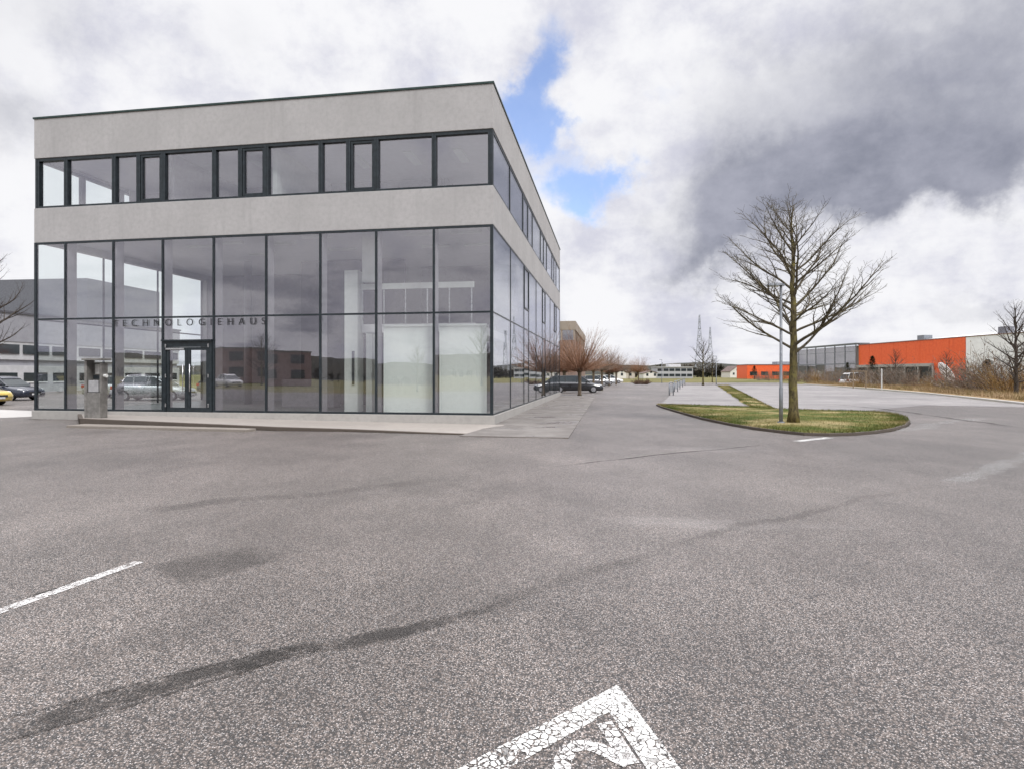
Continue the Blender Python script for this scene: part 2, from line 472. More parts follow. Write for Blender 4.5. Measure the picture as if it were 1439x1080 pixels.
M_seam = streak_mat('tar_seam', (0.040, 0.036, 0.033), 0.80, 1.5, 0.475)
M_stain = streak_mat('damp_stain', (0.085, 0.077, 0.072), 0.50, 0.9, 0.44)
M_chalk = streak_mat('pale_wear', (0.40, 0.385, 0.375), 0.32, 0.9, 0.48)
M_faint = streak_mat('faint_seam', (0.095, 0.088, 0.083), 0.26, 1.1, 0.50)
ribbon('asphalt_seam', [g(-40,1046), g(110,1002), g(250,957), g(380,922), g(470,905), g(560,882), g(680,858), g(760,832)], (0.40,0.26), 0.003, M_seam, 'dark damp seam curving across the near asphalt', 'seam', .035)
ribbon('asphalt_crack', [g(-40,1056), g(60,1028), g(150,1003), g(260,968), g(330,948), g(420,918), g(520,896)], 0.06, 0.005, M_seam, 'thin dark crack beside the damp seam at lower left', 'seam', .012)
ribbon('asphalt_crack', [g(-40,1022), g(70,996), g(190,962), g(290,938), g(400,908)], 0.045, 0.0055, M_seam, 'hairline crack along the upper edge of the damp seam', 'seam', .015)
ribbon('asphalt_seam', [g(640,866), g(800,815), g(900,778), g(1050,738), g(1200,705), g(1330,675)], 0.34, 0.002, M_faint, 'faint grey seam fading towards the right of the yard', 'seam', .05)
ribbon('damp_stain', [g(335,945), g(372,928), g(410,915), g(455,908)], 0.30, 0.0062, M_seam, 'darkest damp clump in the seam', 'stain', .03)
ribbon('damp_stain', [g(225,812), g(290,797), g(340,787), g(400,772)], 1.3, 0.003, M_stain, 'dark damp patch behind the white parking line', 'stain', .08)
ribbon('damp_stain', [g(40,838), g(120,815), g(212,792)], 0.075, 0.0025, M_seam, 'thin dark edge beside the white parking line', 'stain', .01)
ribbon('damp_stain', [g(180,722), g(330,702), g(480,690), g(640,672)], 0.8, 0.003, M_faint, 'long faint tyre smear across the middle of the yard', 'stain', .06)
ribbon('damp_stain', [g(-30,960), g(120,930), g(260,880), g(380,850)], 1.1, 0.001, M_faint, 'broad faint damp area at the lower left of the yard', 'stain', .08)
ribbon('asphalt_crack', [g(770,657), g(850,647), g(930,638), g(1020,630), g(1122,619.5)], 0.11, 0.003, M_seam, 'dark tar joint running to the white stub by the island', 'seam', .02)
ribbon('lane_stub', [g(1119,619.6), g(1166,614.6)], 0.22, 0.005, paint_mat('stub_paint', (0.80,0.79,0.77), 22, 0.50), 'short white painted stub at the front of the grass island', 'marking')
ribbon('worn_patch', [g(1330,682), g(1380,664), g(1439,642), g(1500,618)], 0.8, 0.003, M_chalk, 'whitish worn band at the right edge of the yard', 'marking', .05)
ribbon('worn_patch', [g(1255,606), g(1290,601), g(1330,592), g(1400,585)], 1.2, 0.003, M_chalk, 'pale scuffed patch off the right tip of the island', 'marking', .08)
ribbon('tyre_track', [g(1439,601), g(1340,588), g(1240,574), g(1150,566)], 0.5, 0.0065, M_stain, 'faint grey tyre track on the pale driveway', 'stain', .06)

# concrete apron round the building: level with the yard at the right, a step up at the left
th = math.atan(0.1623)
ORG = Vector((-0.596, 19.06, 0))
ex = Vector((math.cos(th), -math.sin(th), 0)); ey = Vector((math.sin(th), math.cos(th), 0))
def bl(x, y, z=0): return ORG + ex*x + ey*y + Vector((0,0,z))
W, L = 16.88, 25.94
fr = [(g(798,615.6), .012), (g(690,611.5), .02), (g(600,609), .035), (g(500,606), .06), (g(389,604.5), .10), (g(230,600), .16), (g(112,596.3), .20)]
bk = [(bl(2.62,-.05), .012), (bl(0.1,-.05), .03), (bl(-2.6,-.05), .05), (bl(-5.5,-.05), .08), (bl(-8.6,-.05), .12), (bl(-12.3,-.05), .17), (bl(-15.0,-.05), .20)]
pad = MB(); m_ = len(fr)
for (p, z) in fr: pad.v.append((p.x, p.y, z))
for (p, z) in bk: pad.v.append((p.x, p.y, z))
for i in range(m_-1): pad.f.append((i, i+1, m_+i+1, m_+i))
o = pad.build('pavement', M_pad); tag(o, 'tan concrete apron in front of the glass facade', 'pavement', kind='structure')
kb = MB()
for (p, z), (q, w) in zip(fr, fr[1:]):
    kb.v += [(p.x,p.y-.012,-.02),(q.x,q.y-.012,-.02),(q.x,q.y-.012,w-.003),(p.x,p.y-.012,z-.003),(p.x,p.y+.0,z+.003),(q.x,q.y+.0,w+.003),(p.x,p.y+.13,z+.003),(q.x,q.y+.13,w+.003)]
    b = len(kb.v)-8; kb.f += [(b,b+1,b+2,b+3),(b+3,b+2,b+5,b+4),(b+4,b+5,b+7,b+6)]
(p, z), (q, w) = fr[-1], bk[-1]
b = len(kb.v); kb.v += [(p.x-.02,p.y-.012,-.02),(q.x-.02,q.y,-.02),(q.x-.02,q.y,w+.003),(p.x-.02,p.y-.012,z+.003),(p.x+.12,p.y,z+.003),(q.x+.12,q.y,w+.003)]
kb.f += [(b,b+1,b+2,b+3),(b+3,b+2,b+5,b+4)]
tag(kb.build('pavement_kerb', M_kerb), 'dark weathered kerb along the front of the apron', 'kerb', kind='structure')
ls = MB(); A, B = g(93,600.5), g(345,606.6); A2, B2 = A+Vector((.15,.6,0)), B+Vector((.15,.35,0))
ls.prism([(A.x,A.y),(B.x,B.y),(B2.x,B2.y),(A2.x,A2.y)], -0.02, 0.075)
tag(ls.build('lower_step', concrete_mat('step_concrete', (0.27,0.24,0.21), False, 1.5), bevel=.012), 'thin lower concrete step below the apron kerb', 'step', kind='structure')

M_dirt_shade = streak_mat('dirt_shade', (0.045, 0.036, 0.026), 0.75, 2.2, 0.42, 0.9)  # dirty ribbons that also paint contact shade along the foot of plinth and kerbs
ribbon('dirt_shade', [(p.x, p.y-.03) for p, z in fr[1:]], 0.26, 0.004, M_dirt_shade, 'dirty mossy line with painted contact shade at the foot of the apron kerb', 'dirt_shade', .02)
ribbon('dirt_shade', [bl(-W-.3,-.12), bl(-15.6,-.12), bl(-14.2,-.10)], 0.22, 0.004, M_dirt_shade, 'dirty moss and painted contact shade at the left foot of the plinth', 'dirt_shade', .03)
ribbon('dirt_shade', [(p.x,p.y) for p in islp[10:]+islp[:1]], 0.14, 0.004, M_dirt_shade, 'dirty line with painted contact shade round the front of the grass island', 'dirt_shade', .02)
# damp side apron with joints
m = newmat('damp_concrete'); v = geo()
n1 = noise(v, .9, 5, .6); n2 = noise(scalev(v, (.5, 1.0, 1)), .7, 6, .62); n3 = noise(v, 9, 5, .6)
c = mixc(ramp(n1, .35, .65), (.15,.136,.126), (.225,.208,.193))
wet = ramp(n2, .52, .62)
c = mixc(wet*.55, c, (.15,.125,.11)); c = mixc(ramp(n3, .4, .7)*.3, c, (.20,.17,.15))
put_r = ramp(n2, .50, .64, .8, .22)
out(principled(c, put_r, 0, .5, bump(n3, .08, .006))); M_damp = m
sp = MB()
ys = [g(798,615.6), None]
s0 = (ys[0]-ORG).dot(ey); xr = 2.62
edges = [s0, 0.0, 5.2, 10.4, 15.6, 20.8, 26.0]
for a, b_ in zip(edges, edges[1:]):
    x0 = 0.055 if a >= 0 else 0.8
    P = [bl(x0 if a >= 0 else -0.2, a+.012), bl(xr, a+.012), bl(xr, b_-.012), bl(x0 if a >= 0 else 0.1, b_-.012)]
    sp.prism([(p.x,p.y) for p in P], -.02, .030 if a >= 0 else .028)
tag(sp.build('side_pavement', M_damp, bevel=.006), 'damp jointed concrete apron along the side facade', 'pavement', kind='structure')
pth = [g(-80,572), g(46,577), g(46,585), g(-80,590)]
sheet('path', [(p.x,p.y) for p in pth], 0.006, concrete_mat('path_concrete', (.5,.48,.46), False, .6), 'pale path left of the building', cat='path')

# ------------------------------------------------------------------ the main building
bd = thing('office_building', 'grey concrete office block with two storey glass front and ribbon windows above', 'office building', ORG, -th)
Z0, ZM, ZG, ZB, ZT, ZP = 0.31, 3.58, 6.34, 7.58, 9.38, 10.80
MB().ring(-W-.05, .05, -.05, L+.05, -.1, Z0, .6).build('plinth', M_plinth, bd, bevel=.01)
MB().box(-W+.56, -.56, .56, L-.56, 0, Z0-.01).build('floor', M_floor, bd)
MB().ring(-W, 0, 0, L, ZG, ZB, .30).build('spandrel_wall', M_conc, bd, bevel=.012)
MB().ring(-W, 0, 0, L, ZT, ZP, .30).build('parapet_wall', M_conc, bd, bevel=.012)
MB().ring(-W-.03, .03, -.03, L+.03, ZP, ZP+.06, .38).build('roof_flashing', M_flash, bd)
MB().box(-W+.303, -.303, .303, L-.303, ZT+.2, ZT+.55).build('roof', M_roofm, bd)
MB().box(-W+.303, -.303, .303, L-.303, ZG+.25, ZB-.25).build('floor_slab', M_ceil, bd)
MB().box(-W+.32, -.32, .32, L-.32, ZT+.06, ZT+.10).build('ceiling', M_ceil, bd)
# curtain wall lines
mod = 1.95
front = [-mod*i for i in range(9)] + [-W]
fl = MB()
for i, x in enumerate(front):
    w = .035 if 0 < i < 9 else .05
    xx = min(max(x, -W+w), -w)
    fl.box(xx-w, xx+w, .0, .06, Z0, ZG)
fl.box(-W+.1, -.1, .002, .056, ZM-.03, ZM+.03); fl.box(-W+.1, -.1, .002, .056, Z0+.001, Z0+.07); fl.box(-W+.1, -.1, .002, .056, ZG-.07, ZG-.002)
for x in front[:9]:
    for z in (1.0, 1.9, 2.8, 4.3, 5.2, 6.0): fl.box(min(x-.014,-.03), min(x+.014,-.006), -.016, .03, z-.04, z+.04)
fl.build('glazing_frame', M_dark, bd)
po = MB()
for i, x in enumerate(front[1:9]):
    po.box(x-.03, x+.03, .11, .46, Z0, ZG+.2)
po.build('glazing_post', M_post, bd)
sidey = [0, 3.5, 7.05, 8.6, 11.4, 14.2, 15.7, 18.6, 21.4, 22.9, L]
fs = MB()
for y in sidey[1:-1]: fs.box(-.05, -.002, y-.02, y+.02, Z0, ZG)
fs.box(-.05, -.002, L-.1, L-.001, Z0, ZG)
fs.box(-.048, -.004, .101, L-.101, ZM-.022, ZM+.022); fs.box(-.048, -.004, .101, L-.101, Z0+.001, Z0+.05); fs.box(-.048, -.004, .101, L-.101, ZG-.05, ZG-.002)
fs.build('glazing_frame', M_dark, bd)
for x1, x0 in zip(front, front[1:]):
    for za, zb in ((Z0+.06, ZM-.02), (ZM+.02, ZG-.06)):
        if abs(x1+mod*5) > .01 or za > 2 or True:
            if abs(x1-(-mod*5)) < .01 and za < 2: za = 2.76      # above the door
            MB().box(x0+.02, x1-.02, .02, .04, za, zb).build('glass_panel', M_glass, bd)
for y0, y1 in zip(sidey, sidey[1:]):
    for za, zb in ((Z0+.04, ZM-.015), (ZM+.015, ZG-.04)):
        MB().box(-.034, -.016, y0+.015, y1-.015, za, zb).build('glass_panel', M_glass3, bd)
# casements in the side glazing
for y0, y1 in ((7.05,8.6),(14.2,15.7),(21.4,22.9)):
    c_ = MB(); z0, z1 = 4.45, 6.28
    c_.box(-.06, .012, y0+.03, y0+.11, z0, z1); c_.box(-.06, .012, y1-.11, y1-.03, z0, z1)
    c_.box(-.058, .010, y0+.11, y1-.11, z0, z0+.08); c_.box(-.058, .010, y0+.11, y1-.11, z1-.08, z1)
    c_.build('casement', M_dark, bd)
# left side: glazed hall then solid wall
fl2 = MB()
for y in (0.1, 3.0, 6.0, 9.0): fl2.box(-W+.002, -W+.05, y-.03, y+.03, Z0, ZG)
fl2.box(-W+.004, -W+.048, .131, 8.97, ZM-.03, ZM+.03)
fl2.build('glazing_frame', M_dark, bd)
for y0, y1 in ((.14,2.98),(3.02,5.98),(6.02,8.98)):
    MB().box(-W+.016, -W+.034, y0, y1, Z0+.02, ZG-.02).build('glass_panel', M_glass2, bd)
MB().box(-W+.01, -W+.3, 9.03, L-.01, Z0, ZG).build('wall', M_conc, bd)
MB().box(-W+.31, -.06, L-.3, L-.01, Z0, ZG).build('wall', M_conc, bd)
# upper ribbon windows
def window(parent, u0, u1, axis, opening):
    """frame with pane; axis 'f' front, 's' right side, 'l' left side"""
    fr_, pn = MB(), MB(); t = .075
    def bx(mb, a, b, d0, d1, z0, z1):
        if axis == 'f': mb.box(a, b, d0, d1, z0, z1)
        elif axis == 's': mb.box(-d1, -d0, a, b, z0, z1)
        else: mb.box(-W+d0, -W+d1, a, b, z0, z1)
    za, zb = ZB+.004, ZT-.004
    D0, D1, P0, P1, O0, O1 = (.03,.20,.11,.13,.05,.14) if axis != 's' else (.015,.12,.035,.055,.018,.10)
    if axis == 's': t = .06
    bx(fr_, u0+.004, u0+t, D0, D1, za, zb); bx(fr_, u1-t, u1-.004, D0, D1, za, zb)
    bx(fr_, u0+t, u1-t, D0+.002, D1-.002, za, za+.07); bx(fr_, u0+t, u1-t, D0+.002, D1-.002, zb-.10, zb)
    if opening:
        e = .07; a, b, c_, d_ = u0+t+.012, u1-t-.012, za+.082, zb-.112
        bx(fr_, a, a+e, O0, O1, c_, d_); bx(fr_, b-e, b, O0, O1, c_, d_)
        bx(fr_, a+e, b-e, O0+.002, O1-.002, c_, c_+e); bx(fr_, a+e, b-e, O0+.002, O1-.002, d_-e, d_)
        bx(pn, a+e-.01, b-e+.01, P0, P1, c_+e-.01, d_-e+.01)
    else:
        bx(pn, u0+t-.01, u1-t+.01, P0, P1, za+.06, zb-.09)
    f = fr_.build('window', M_dark, parent); pn.build('pane', M_glass2 if axis == 'l' else (M_glass3 if axis == 's' else M_wglass), f)
uw = [('W',),('W',),('n','o'),('W',),('n','o'),('W',),('n','o'),('W',)]
x = -.10
for i, k in enumerate(uw):
    x1 = -mod*i-(.10 if i == 0 else 0); x0 = -mod*(i+1)
    if k[0] == 'W': window(bd, x0, x1, 'f', False)
    else:
        mid = (x0+x1)/2; window(bd, mid, x1, 'f', True); window(bd, x0, mid, 'f', False)
window(bd, -W+.10, -mod*8, 'f', False)
MB().box(-.098, -.022, .022, .098, ZB+.002, ZT-.002).build('corner_post', M_dark, bd)
MB().box(-W+.022, -W+.098, .022, .098, ZB+.002, ZT-.002).build('corner_post', M_dark, bd)
sy = [(.1,3.4,0),(3.4,6.8,0),(6.8,8.4,1),(8.4,10,0),(10,13.4,0),(13.4,15,1),(15,16.6,0),(16.6,19.9,0),(19.9,21.4,1),(21.4,23,0),(23,L-.02,0)]
for a, b, op in sy: window(bd, a, b, 's', bool(op))
for a, b in ((.1,1.9),(1.9,3.8),(3.8,7.5),(7.5,11.2),(11.2,15),(15,19),(19,22.5),(22.5,L-.02)): window(bd, a, b, 'l', False)
# inside: upper floor
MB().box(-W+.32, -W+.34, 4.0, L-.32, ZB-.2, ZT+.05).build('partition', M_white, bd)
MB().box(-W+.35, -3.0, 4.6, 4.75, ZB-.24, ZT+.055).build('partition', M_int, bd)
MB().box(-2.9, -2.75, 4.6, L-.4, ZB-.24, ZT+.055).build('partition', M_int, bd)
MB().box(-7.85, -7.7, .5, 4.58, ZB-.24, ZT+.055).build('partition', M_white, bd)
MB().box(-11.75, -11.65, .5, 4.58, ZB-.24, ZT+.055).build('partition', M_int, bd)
for xx in (-1.6, -3.4, -5.4, -9.2, -12.9):
    MB().box(xx-.15, xx+.15, 1.6, 2.9, ZT-.0, ZT+.05).build('ceiling_light', M_white, bd)
# inside: ground floor hall
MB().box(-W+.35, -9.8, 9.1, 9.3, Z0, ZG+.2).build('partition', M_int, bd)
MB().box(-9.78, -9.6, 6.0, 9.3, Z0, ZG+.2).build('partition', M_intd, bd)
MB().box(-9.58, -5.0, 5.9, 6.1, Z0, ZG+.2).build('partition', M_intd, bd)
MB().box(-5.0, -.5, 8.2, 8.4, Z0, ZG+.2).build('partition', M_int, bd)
MB().box(-4.95, -.9, 1.3, 8.1, 3.05, 3.35).build('gallery', M_ceil, bd)
MB().box(-4.95, -.9, 1.22, 1.28, 4.55, 4.75).build('gallery_rail', M_white, bd)
for q in range(6):
    xx = -4.9+q*.78; MB().box(xx, xx+.03, 1.23, 1.27, 3.36, 4.54).build('gallery_baluster', M_steel, bd)
MB().box(-5.45, -4.97, 1.0, 1.5, Z0, 5.2).build('column', M_white, bd)
MB().box(-4.80, -4.30, 1.0, 1.28, 4.78, ZG+.2).build('column', M_white, bd)
MB().box(-4.62, -4.40, .9, 1.15, Z0, 3.0).build('column', M_white, bd)
MB().box(-5.16, -5.08, .96, .995, 1.25, 2.4).build('wall_slot', M_dark, bd)
for yy in (5.2,):
    for xx in (-12.2,): MB().tube([(xx, yy+.6, Z0), (xx, yy+.6, ZG+.25)], .16, 14).build('column', M_post, bd, smooth=True)
for xx, yy in ((-1.3,1.8),(-1.3,3.8),(-3.0,1.8),(-3.0,3.8),(-6.8,1.6),(-8.6,2.4),(-10.5,2.0),(-12.0,2.4),(-6.8,3.8),(-10.5,4.2)):
    MB().box(xx-.55, xx+.55, yy-.07, yy+.07, ZG+.17, ZG+.246).build('ceiling_light', M_white, bd)
# reception desk + chrome handles of an inner glass screen
MB().box(-9.2, -7.0, 3.4, 4.0, Z0, 1.4).build('reception_desk', M_int, bd, bevel=.02)
# vertical blinds
for xa, xb in ((-mod*2+.14, -mod-.05), (-mod+.10, -.28)):
    bl_ = MB(); n = int((xb-xa)/.075)
    for i in range(n):
        xc = xa+(i+.5)*(xb-xa)/n; a = .30
        M4 = Matrix.Translation((xc, .34, 0)) @ Matrix.Rotation(a, 4, 'Z')
        bl_.box(-.043, .043, -.002, .002, Z0+.05, 3.17, M4)
    bl_.box(xa, xb, .30, .38, 3.172, 3.23)
    bl_.build('blind', M_blind, bd)
MB().box(-.245, -.225, .32, .36, 2.6, 3.2).build('blind_cord', M_white, bd)
# entrance door
xd1, xd0 = -mod*5-.04, -mod*6+.04
dr = MB(); zd = 2.74
dr.box(xd0, xd0+.12, -.03, .09, Z0+.002, zd); dr.box(xd1-.12, xd1, -.03, .09, Z0+.002, zd)
dr.box(xd0+.12, xd1-.12, -.028, .088, zd-.20, zd)
door_frame = dr.build('door_frame', M_dark, bd)
xm = (xd0+xd1)/2
for a, b, hx, clos in ((xd0+.125, xm-.004, xm-.13, True), (xm+.004, xd1-.125, xm+.13, False)):
    d = MB(); t = .10
    d.box(a, a+t, -.01, .05, Z0+.01, zd-.21); d.box(b-t, b, -.01, .05, Z0+.01, zd-.21)
    d.box(a+t, b-t, -.008, .048, Z0+.01, Z0+.16); d.box(a+t, b-t, -.008, .048, zd-.31, zd-.21)
    dd = d.build('door', M_dark, bd)
    MB().box(a+t-.01, b-t+.01, .012, .028, Z0+.15, zd-.30).build('pane', M_glass, dd)
    h = MB().tube([(hx,-.075,1.02),(hx,-.075,1.95)], .018, 10)
    for z in (1.12, 1.85): h.tube([(hx,-.075,z),(hx,-.012,z)], .012, 8)
    h.build('handle', M_steel, dd, smooth=True)
    if clos: MB().box(a+.0, b-.1, -.06, -.014, zd-.30, zd-.235).build('door_closer', M_steel, dd, bevel=.01)
hg = MB()
for z in (.55, 1.55, 2.58):
    for xx in (xd0+.12, xd1-.12): hg.tube([(xx,-.045,z-.06),(xx,-.045,z+.06)], .022, 8)
hg.build('hinge', M_steel, door_frame)
MB().box(xd0-.02, xd1+.02, -.10, .0, zd+.002, zd+.05).build('door_hood', M_dark, bd)
# lettering on the glass
cu = bpy.data.curves.new('lettering', 'FONT'); cu.body = 'TECHNOLOGIEHAUS'; cu.size = 1; cu.extrude = 0.02; cu.space_character = 2.1; cu.offset = -0.012
to = bpy.data.objects.new('lettering_source', cu); C.objects.link(to)
bpy.context.view_layer.update()
me = bpy.data.meshes.new_from_object(to.evaluated_get(bpy.context.evaluated_depsgraph_get()))
bpy.data.objects.remove(to)
xs = [q.co.x for q in me.vertices]; ysv = [q.co.y for q in me.vertices]
X0, X1 = -mod*7+.0, -mod*4-.02; hgt = .235
for q in me.vertices:
    fx = (q.co.x-min(xs))/(max(xs)-min(xs)); fy = (q.co.y-min(ysv))/(max(ysv)-min(ysv))
    q.co = (X0+fx*(X1-X0), -.012-q.co.z*.5, 3.275+fy*hgt)
me.materials.append(M_letter); lt = bpy.data.objects.new('lettering', me); C.objects.link(lt); lt.parent = bd
# ------------------------------------------------------------------ entrance pillar
pp = g(135, 585.5, .2); pp = at(135, 19.75, .19)
ip = thing('entrance_pillar', 'grey steel entry pillar with letterbox and notice beside the left end of the glass front', 'pillar', pp, -th)
M_pil = simple('pillar_steel', (0.27, 0.26, 0.245), .45, .5, .2)
MB().box(-.29, -.20, -.16, .16, 0, 1.86).box(-.20, .29, -.15, .15, 0, .82).box(.22, .29, -.10, .16, .82, 1.78).box(-.2, .22, .10, .15, .82, 1.78).build('body', M_pil, ip, bevel=.008)
MB().prism([(-.30,-.26),(.42,-.26),(.42,.17),(-.30,.17)], 1.862, 1.93).build('hood', M_pil, ip, bevel=.008)
MB().box(-.17, .19, -.13, .06, .84, 1.22).build('letterbox', simple('letterbox_grey', (.42,.42,.43), .4, .3), ip, bevel=.01)
MB().box(-.10, .14, .07, .095, 1.42, 1.74).build('notice', simple('notice_paper', (.62,.61,.58), .6), ip)
MB().box(-.16, .2, .06, .095, 1.26, 1.38).build('keypad', M_dark, ip)
MB().tube([(.30,.0,1.36),(.40,.0,1.36)], [.05,.06], 10).build('lamp', M_white, ip)

# ------------------------------------------------------------------ trees
def vec_el(az, el): return Vector((math.cos(az)*math.cos(el), math.sin(az)*math.cos(el), math.sin(el)))
def grow(mb, rnd, p, d, L_, r0, level, up=.25, maxlev=3, sides=(6,5,4,3), kid=1.0):
    n = max(3, int(L_/(.22 if level < 2 else .12))); pts = [p.copy()]; rad = [r0]
    for i in range(n):
        d = (d + Vector((rnd.gauss(0,.09), rnd.gauss(0,.09), rnd.gauss(0,.06)+up*.13))).normalized()
        p = p + d*(L_/n); pts.append(p.copy()); rad.append(max(.0035, r0*(1-(i+1)/n)**.8))
    mb.tube(pts, rad, sides[min(level, 3)], caps=False)
    if level >= maxlev: return
    step = {1:.19, 2:.115}.get(level, .12)/kid
    k = max(2, int(L_*.82/step)); side = rnd.choice((-1,1))
    for j in range(k):
        t = .18+.80*(j+rnd.random()*.7)/k; i = min(n-1, int(t*n)); q = pts[i].lerp(pts[i+1], t*n-i)
        dd = (pts[i+1]-pts[i]).normalized(); o = dd.cross(Vector((0,0,1)))
        if o.length < .1: o = Vector((1,0,0))
        o.normalize(); side = -side
        ax = (o*side + Vector((0,0,rnd.uniform(-.35,.75)))).normalized()
        nd = (dd*rnd.uniform(.45,.95)+ax*rnd.uniform(.5,.95)).normalized()
        ln = (L_*(1-t)*.55+.20)*rnd.uniform(.5,1.25) if level == 1 else rnd.uniform(.07,.26)*(1.2 if level == 2 else 1)
        grow(mb, rnd, q, nd, ln, max(.004, rad[i]*.55), level+1, up*1.3, maxlev, sides, kid)
def bare_tree(rnd, H, r, first, prof, nprim, maxlev=3, kid=1.0, lean=0.0, el=(.35,1.05), up=.28, thin=1.0, env=None):
    tr, cr = MB(), MB(); n = 16; pts, rad = [], []
    for i in range(n+1):
        t = i/n; z = H*t
        pts.append(Vector((lean*t*H*.1+rnd.gauss(0,.02)*t*H*.3, rnd.gauss(0,.02)*t*H*.3, z)))
        rad.append(r*(1-t)**.75*(1+.45*math.exp(-z*6))+.008)
    tr.tube(pts, rad, 10)
    az = rnd.uniform(0,6)
    for j in range(nprim):
        t = first+(0.96-first)*((j+rnd.random()*.6)/nprim); i = min(n-1, int(t*n)); q = pts[i].lerp(pts[i+1], t*n-i)
        az += 2.4+rnd.uniform(-.3,.3)
        ln = prof((t-first)/(1-first))*rnd.uniform(.85,1.12)
        e = el[0]+(el[1]-el[0])*(t-first)/(1-first)+rnd.gauss(0,.1)
        if env:                                  # limbs end on an egg shaped crown outline
            e = el[0]+(el[1]-el[0])*((t-first)/(1-first))**.8+rnd.gauss(0,.16)
            zc, rx, ru, rd = env; dv_ = vec_el(az, e+.10); ln = .3
            while ln < 4.2:
                c_ = q+dv_*ln; zz_ = (c_.z-zc)/(ru if c_.z > zc else rd)
                if (c_.x**2+c_.y**2)/rx**2+zz_**2 > 1: break
                ln += .05
            ln *= rnd.uniform(.80,1.06)
        grow(cr, rnd, q, vec_el(az, e), ln, min(rad[i]*.62, .010+ln*.019*thin), 1, up, maxlev, kid=kid)
    return tr, cr
M_bark = bark_mat('lichen_bark', (.060,.048,.030), (.18,.15,.07), (.23,.20,.065))
M_twig = bark_mat('twig_bark', (.070,.058,.044), (.155,.13,.09), (.165,.145,.08), 20)
M_twigd = bark_mat('dark_twig_bark', (.040,.032,.028), (.085,.07,.06), (.07,.06,.05), 20)

tb = at(1115, 18.9, .09)
t = thing('bare_tree', 'young bare tree with lichened trunk standing on the grass island', 'tree', tb, 0)
tr, cr = bare_tree(random.Random(29), 6.8, .135, .31, lambda q: 1.0, 31, kid=1.45, el=(.42,1.15), up=.13, thin=.58, env=(4.0, 2.75, 3.15, 2.2))
tr.build('trunk', M_bark, t, smooth=True); cr.build('crown', M_twig, t, smooth=True, recalc=False)

def lamp(loc, label, H=4.3, rz=0.0, group='slim lamp posts round the yard'):
    l = thing('street_lamp', label, 'street lamp', loc, rz, group)
    MB().tube([(0,0,0),(0,0,1.1),(0,0,1.12),(0,0,H)], [.058,.058,.046,.036], 12).build('pole', M_galv, l, smooth=True)
    h = MB(); h.loft([[(x, y*w, H-.02+z*hh) for x_, y, z in ((0,-1,0),(0,-.6,1),(0,.6,1),(0,1,0))] for x, w, hh in ((.12,.05,.05),(-.05,.09,.09),(-.35,.11,.08),(-.48,.05,.03))])
    h.build('lamp_head', M_galv, l, bevel=.01)
    MB().box(-.40, -.08, -.07, .07, H-.05, H-.021).build('lens', M_white, l)
    MB().tube([(0,0,0),(0,0,.06)], [.12,.10], 12).build('base', M_galv, l)
    return l
lamp(at(1097.5, 18.8, .08), 'slim grey lamp post on the grass island close beside the bare tree trunk')
lamp(at(1006.5, 89, .02), 'distant lamp post at the far end of the grass strip', 4.25)
lamp(at(930, 112, 0), 'distant lamp post left of the steel hoops by the far field', 4.3)

# pollarded trees
M_poll = bark_mat('pollard_bark', (.085,.065,.048), (.19,.15,.115), (.15,.13,.07))
M_shoot = bark_mat('pollard_shoots', (.17,.085,.050), (.33,.19,.125), (.24,.14,.08), 9)
M_shoot2 = bark_mat('grey_pollard_shoots', (.15,.105,.08), (.29,.22,.175), (.2,.15,.11), 9)
def pollard(rnd, H=5.5, trunk=1.75, spread=2.6, n=215):
    tr, cr = MB(), MB()
    tr.tube([(0,0,0),(0,0,.12),(.02,0,trunk*.6),(0,0,trunk),(0,0,trunk+.22)], [.19,.14,.12,.15,.20], 10)
    for k in range(7):
        a = k*.9; e = vec_el(a, .5)
        tr.tube([Vector((0,0,trunk)), Vector((0,0,trunk+.1))+e*.38], [.11,.10], 6)
    for k in range(n):
        a = rnd.uniform(0,2*PI); el = math.asin(min(1, rnd.uniform(.02,1.0)**.85)); el = max(.02, el)
        st = Vector((0,0,trunk+.12))+vec_el(a, el*.6+rnd.uniform(-.3,.2))*rnd.uniform(.2,.42)
        d = vec_el(a, el); ln = (H-trunk)*rnd.uniform(.62,1.02)*(.72+.28*math.sin(el))
        ln = min(ln, spread/max(.35, math.cos(el))*1.05)
        p = [st]; dd = d.copy()
        for q in range(4):
            dd = (dd+Vector((rnd.gauss(0,.06), rnd.gauss(0,.06), .06))).normalized(); p.append(p[-1]+dd*ln/4)
        cr.tube(p, [.017,.014,.010,.007,.004], 3, caps=False)
        for q in range(3):
            i = rnd.choice((1,2,3)); e = (dd+Vector((rnd.gauss(0,.45), rnd.gauss(0,.45), rnd.gauss(0,.3)))).normalized()
            cr.tube([p[i], p[i]+e*ln*.3], [.008,.003], 3, caps=False)
    return tr, cr
PG = 'pollarded trees along the car park'
pol = thing('pollard_tree', 'nearest pollarded tree with fan of bare reddish shoots beyond the glass building', 'tree', at(814.4, 46), 0, PG)
tr, cr = pollard(random.Random(4)); tr.build('trunk', M_poll, pol, smooth=True); cr.build('crown', M_shoot, pol, recalc=False)
pol2 = thing('pollard_tree', 'pollarded tree behind the bonnet of the dark estate car', 'tree', at(834, 70), 5.1, PG)
tr, cr = pollard(random.Random(11), 5.6, 1.9, 2.3, 130); tr.build('trunk', M_poll, pol2, smooth=True); cr.build('crown', M_shoot2, pol2, recalc=False)
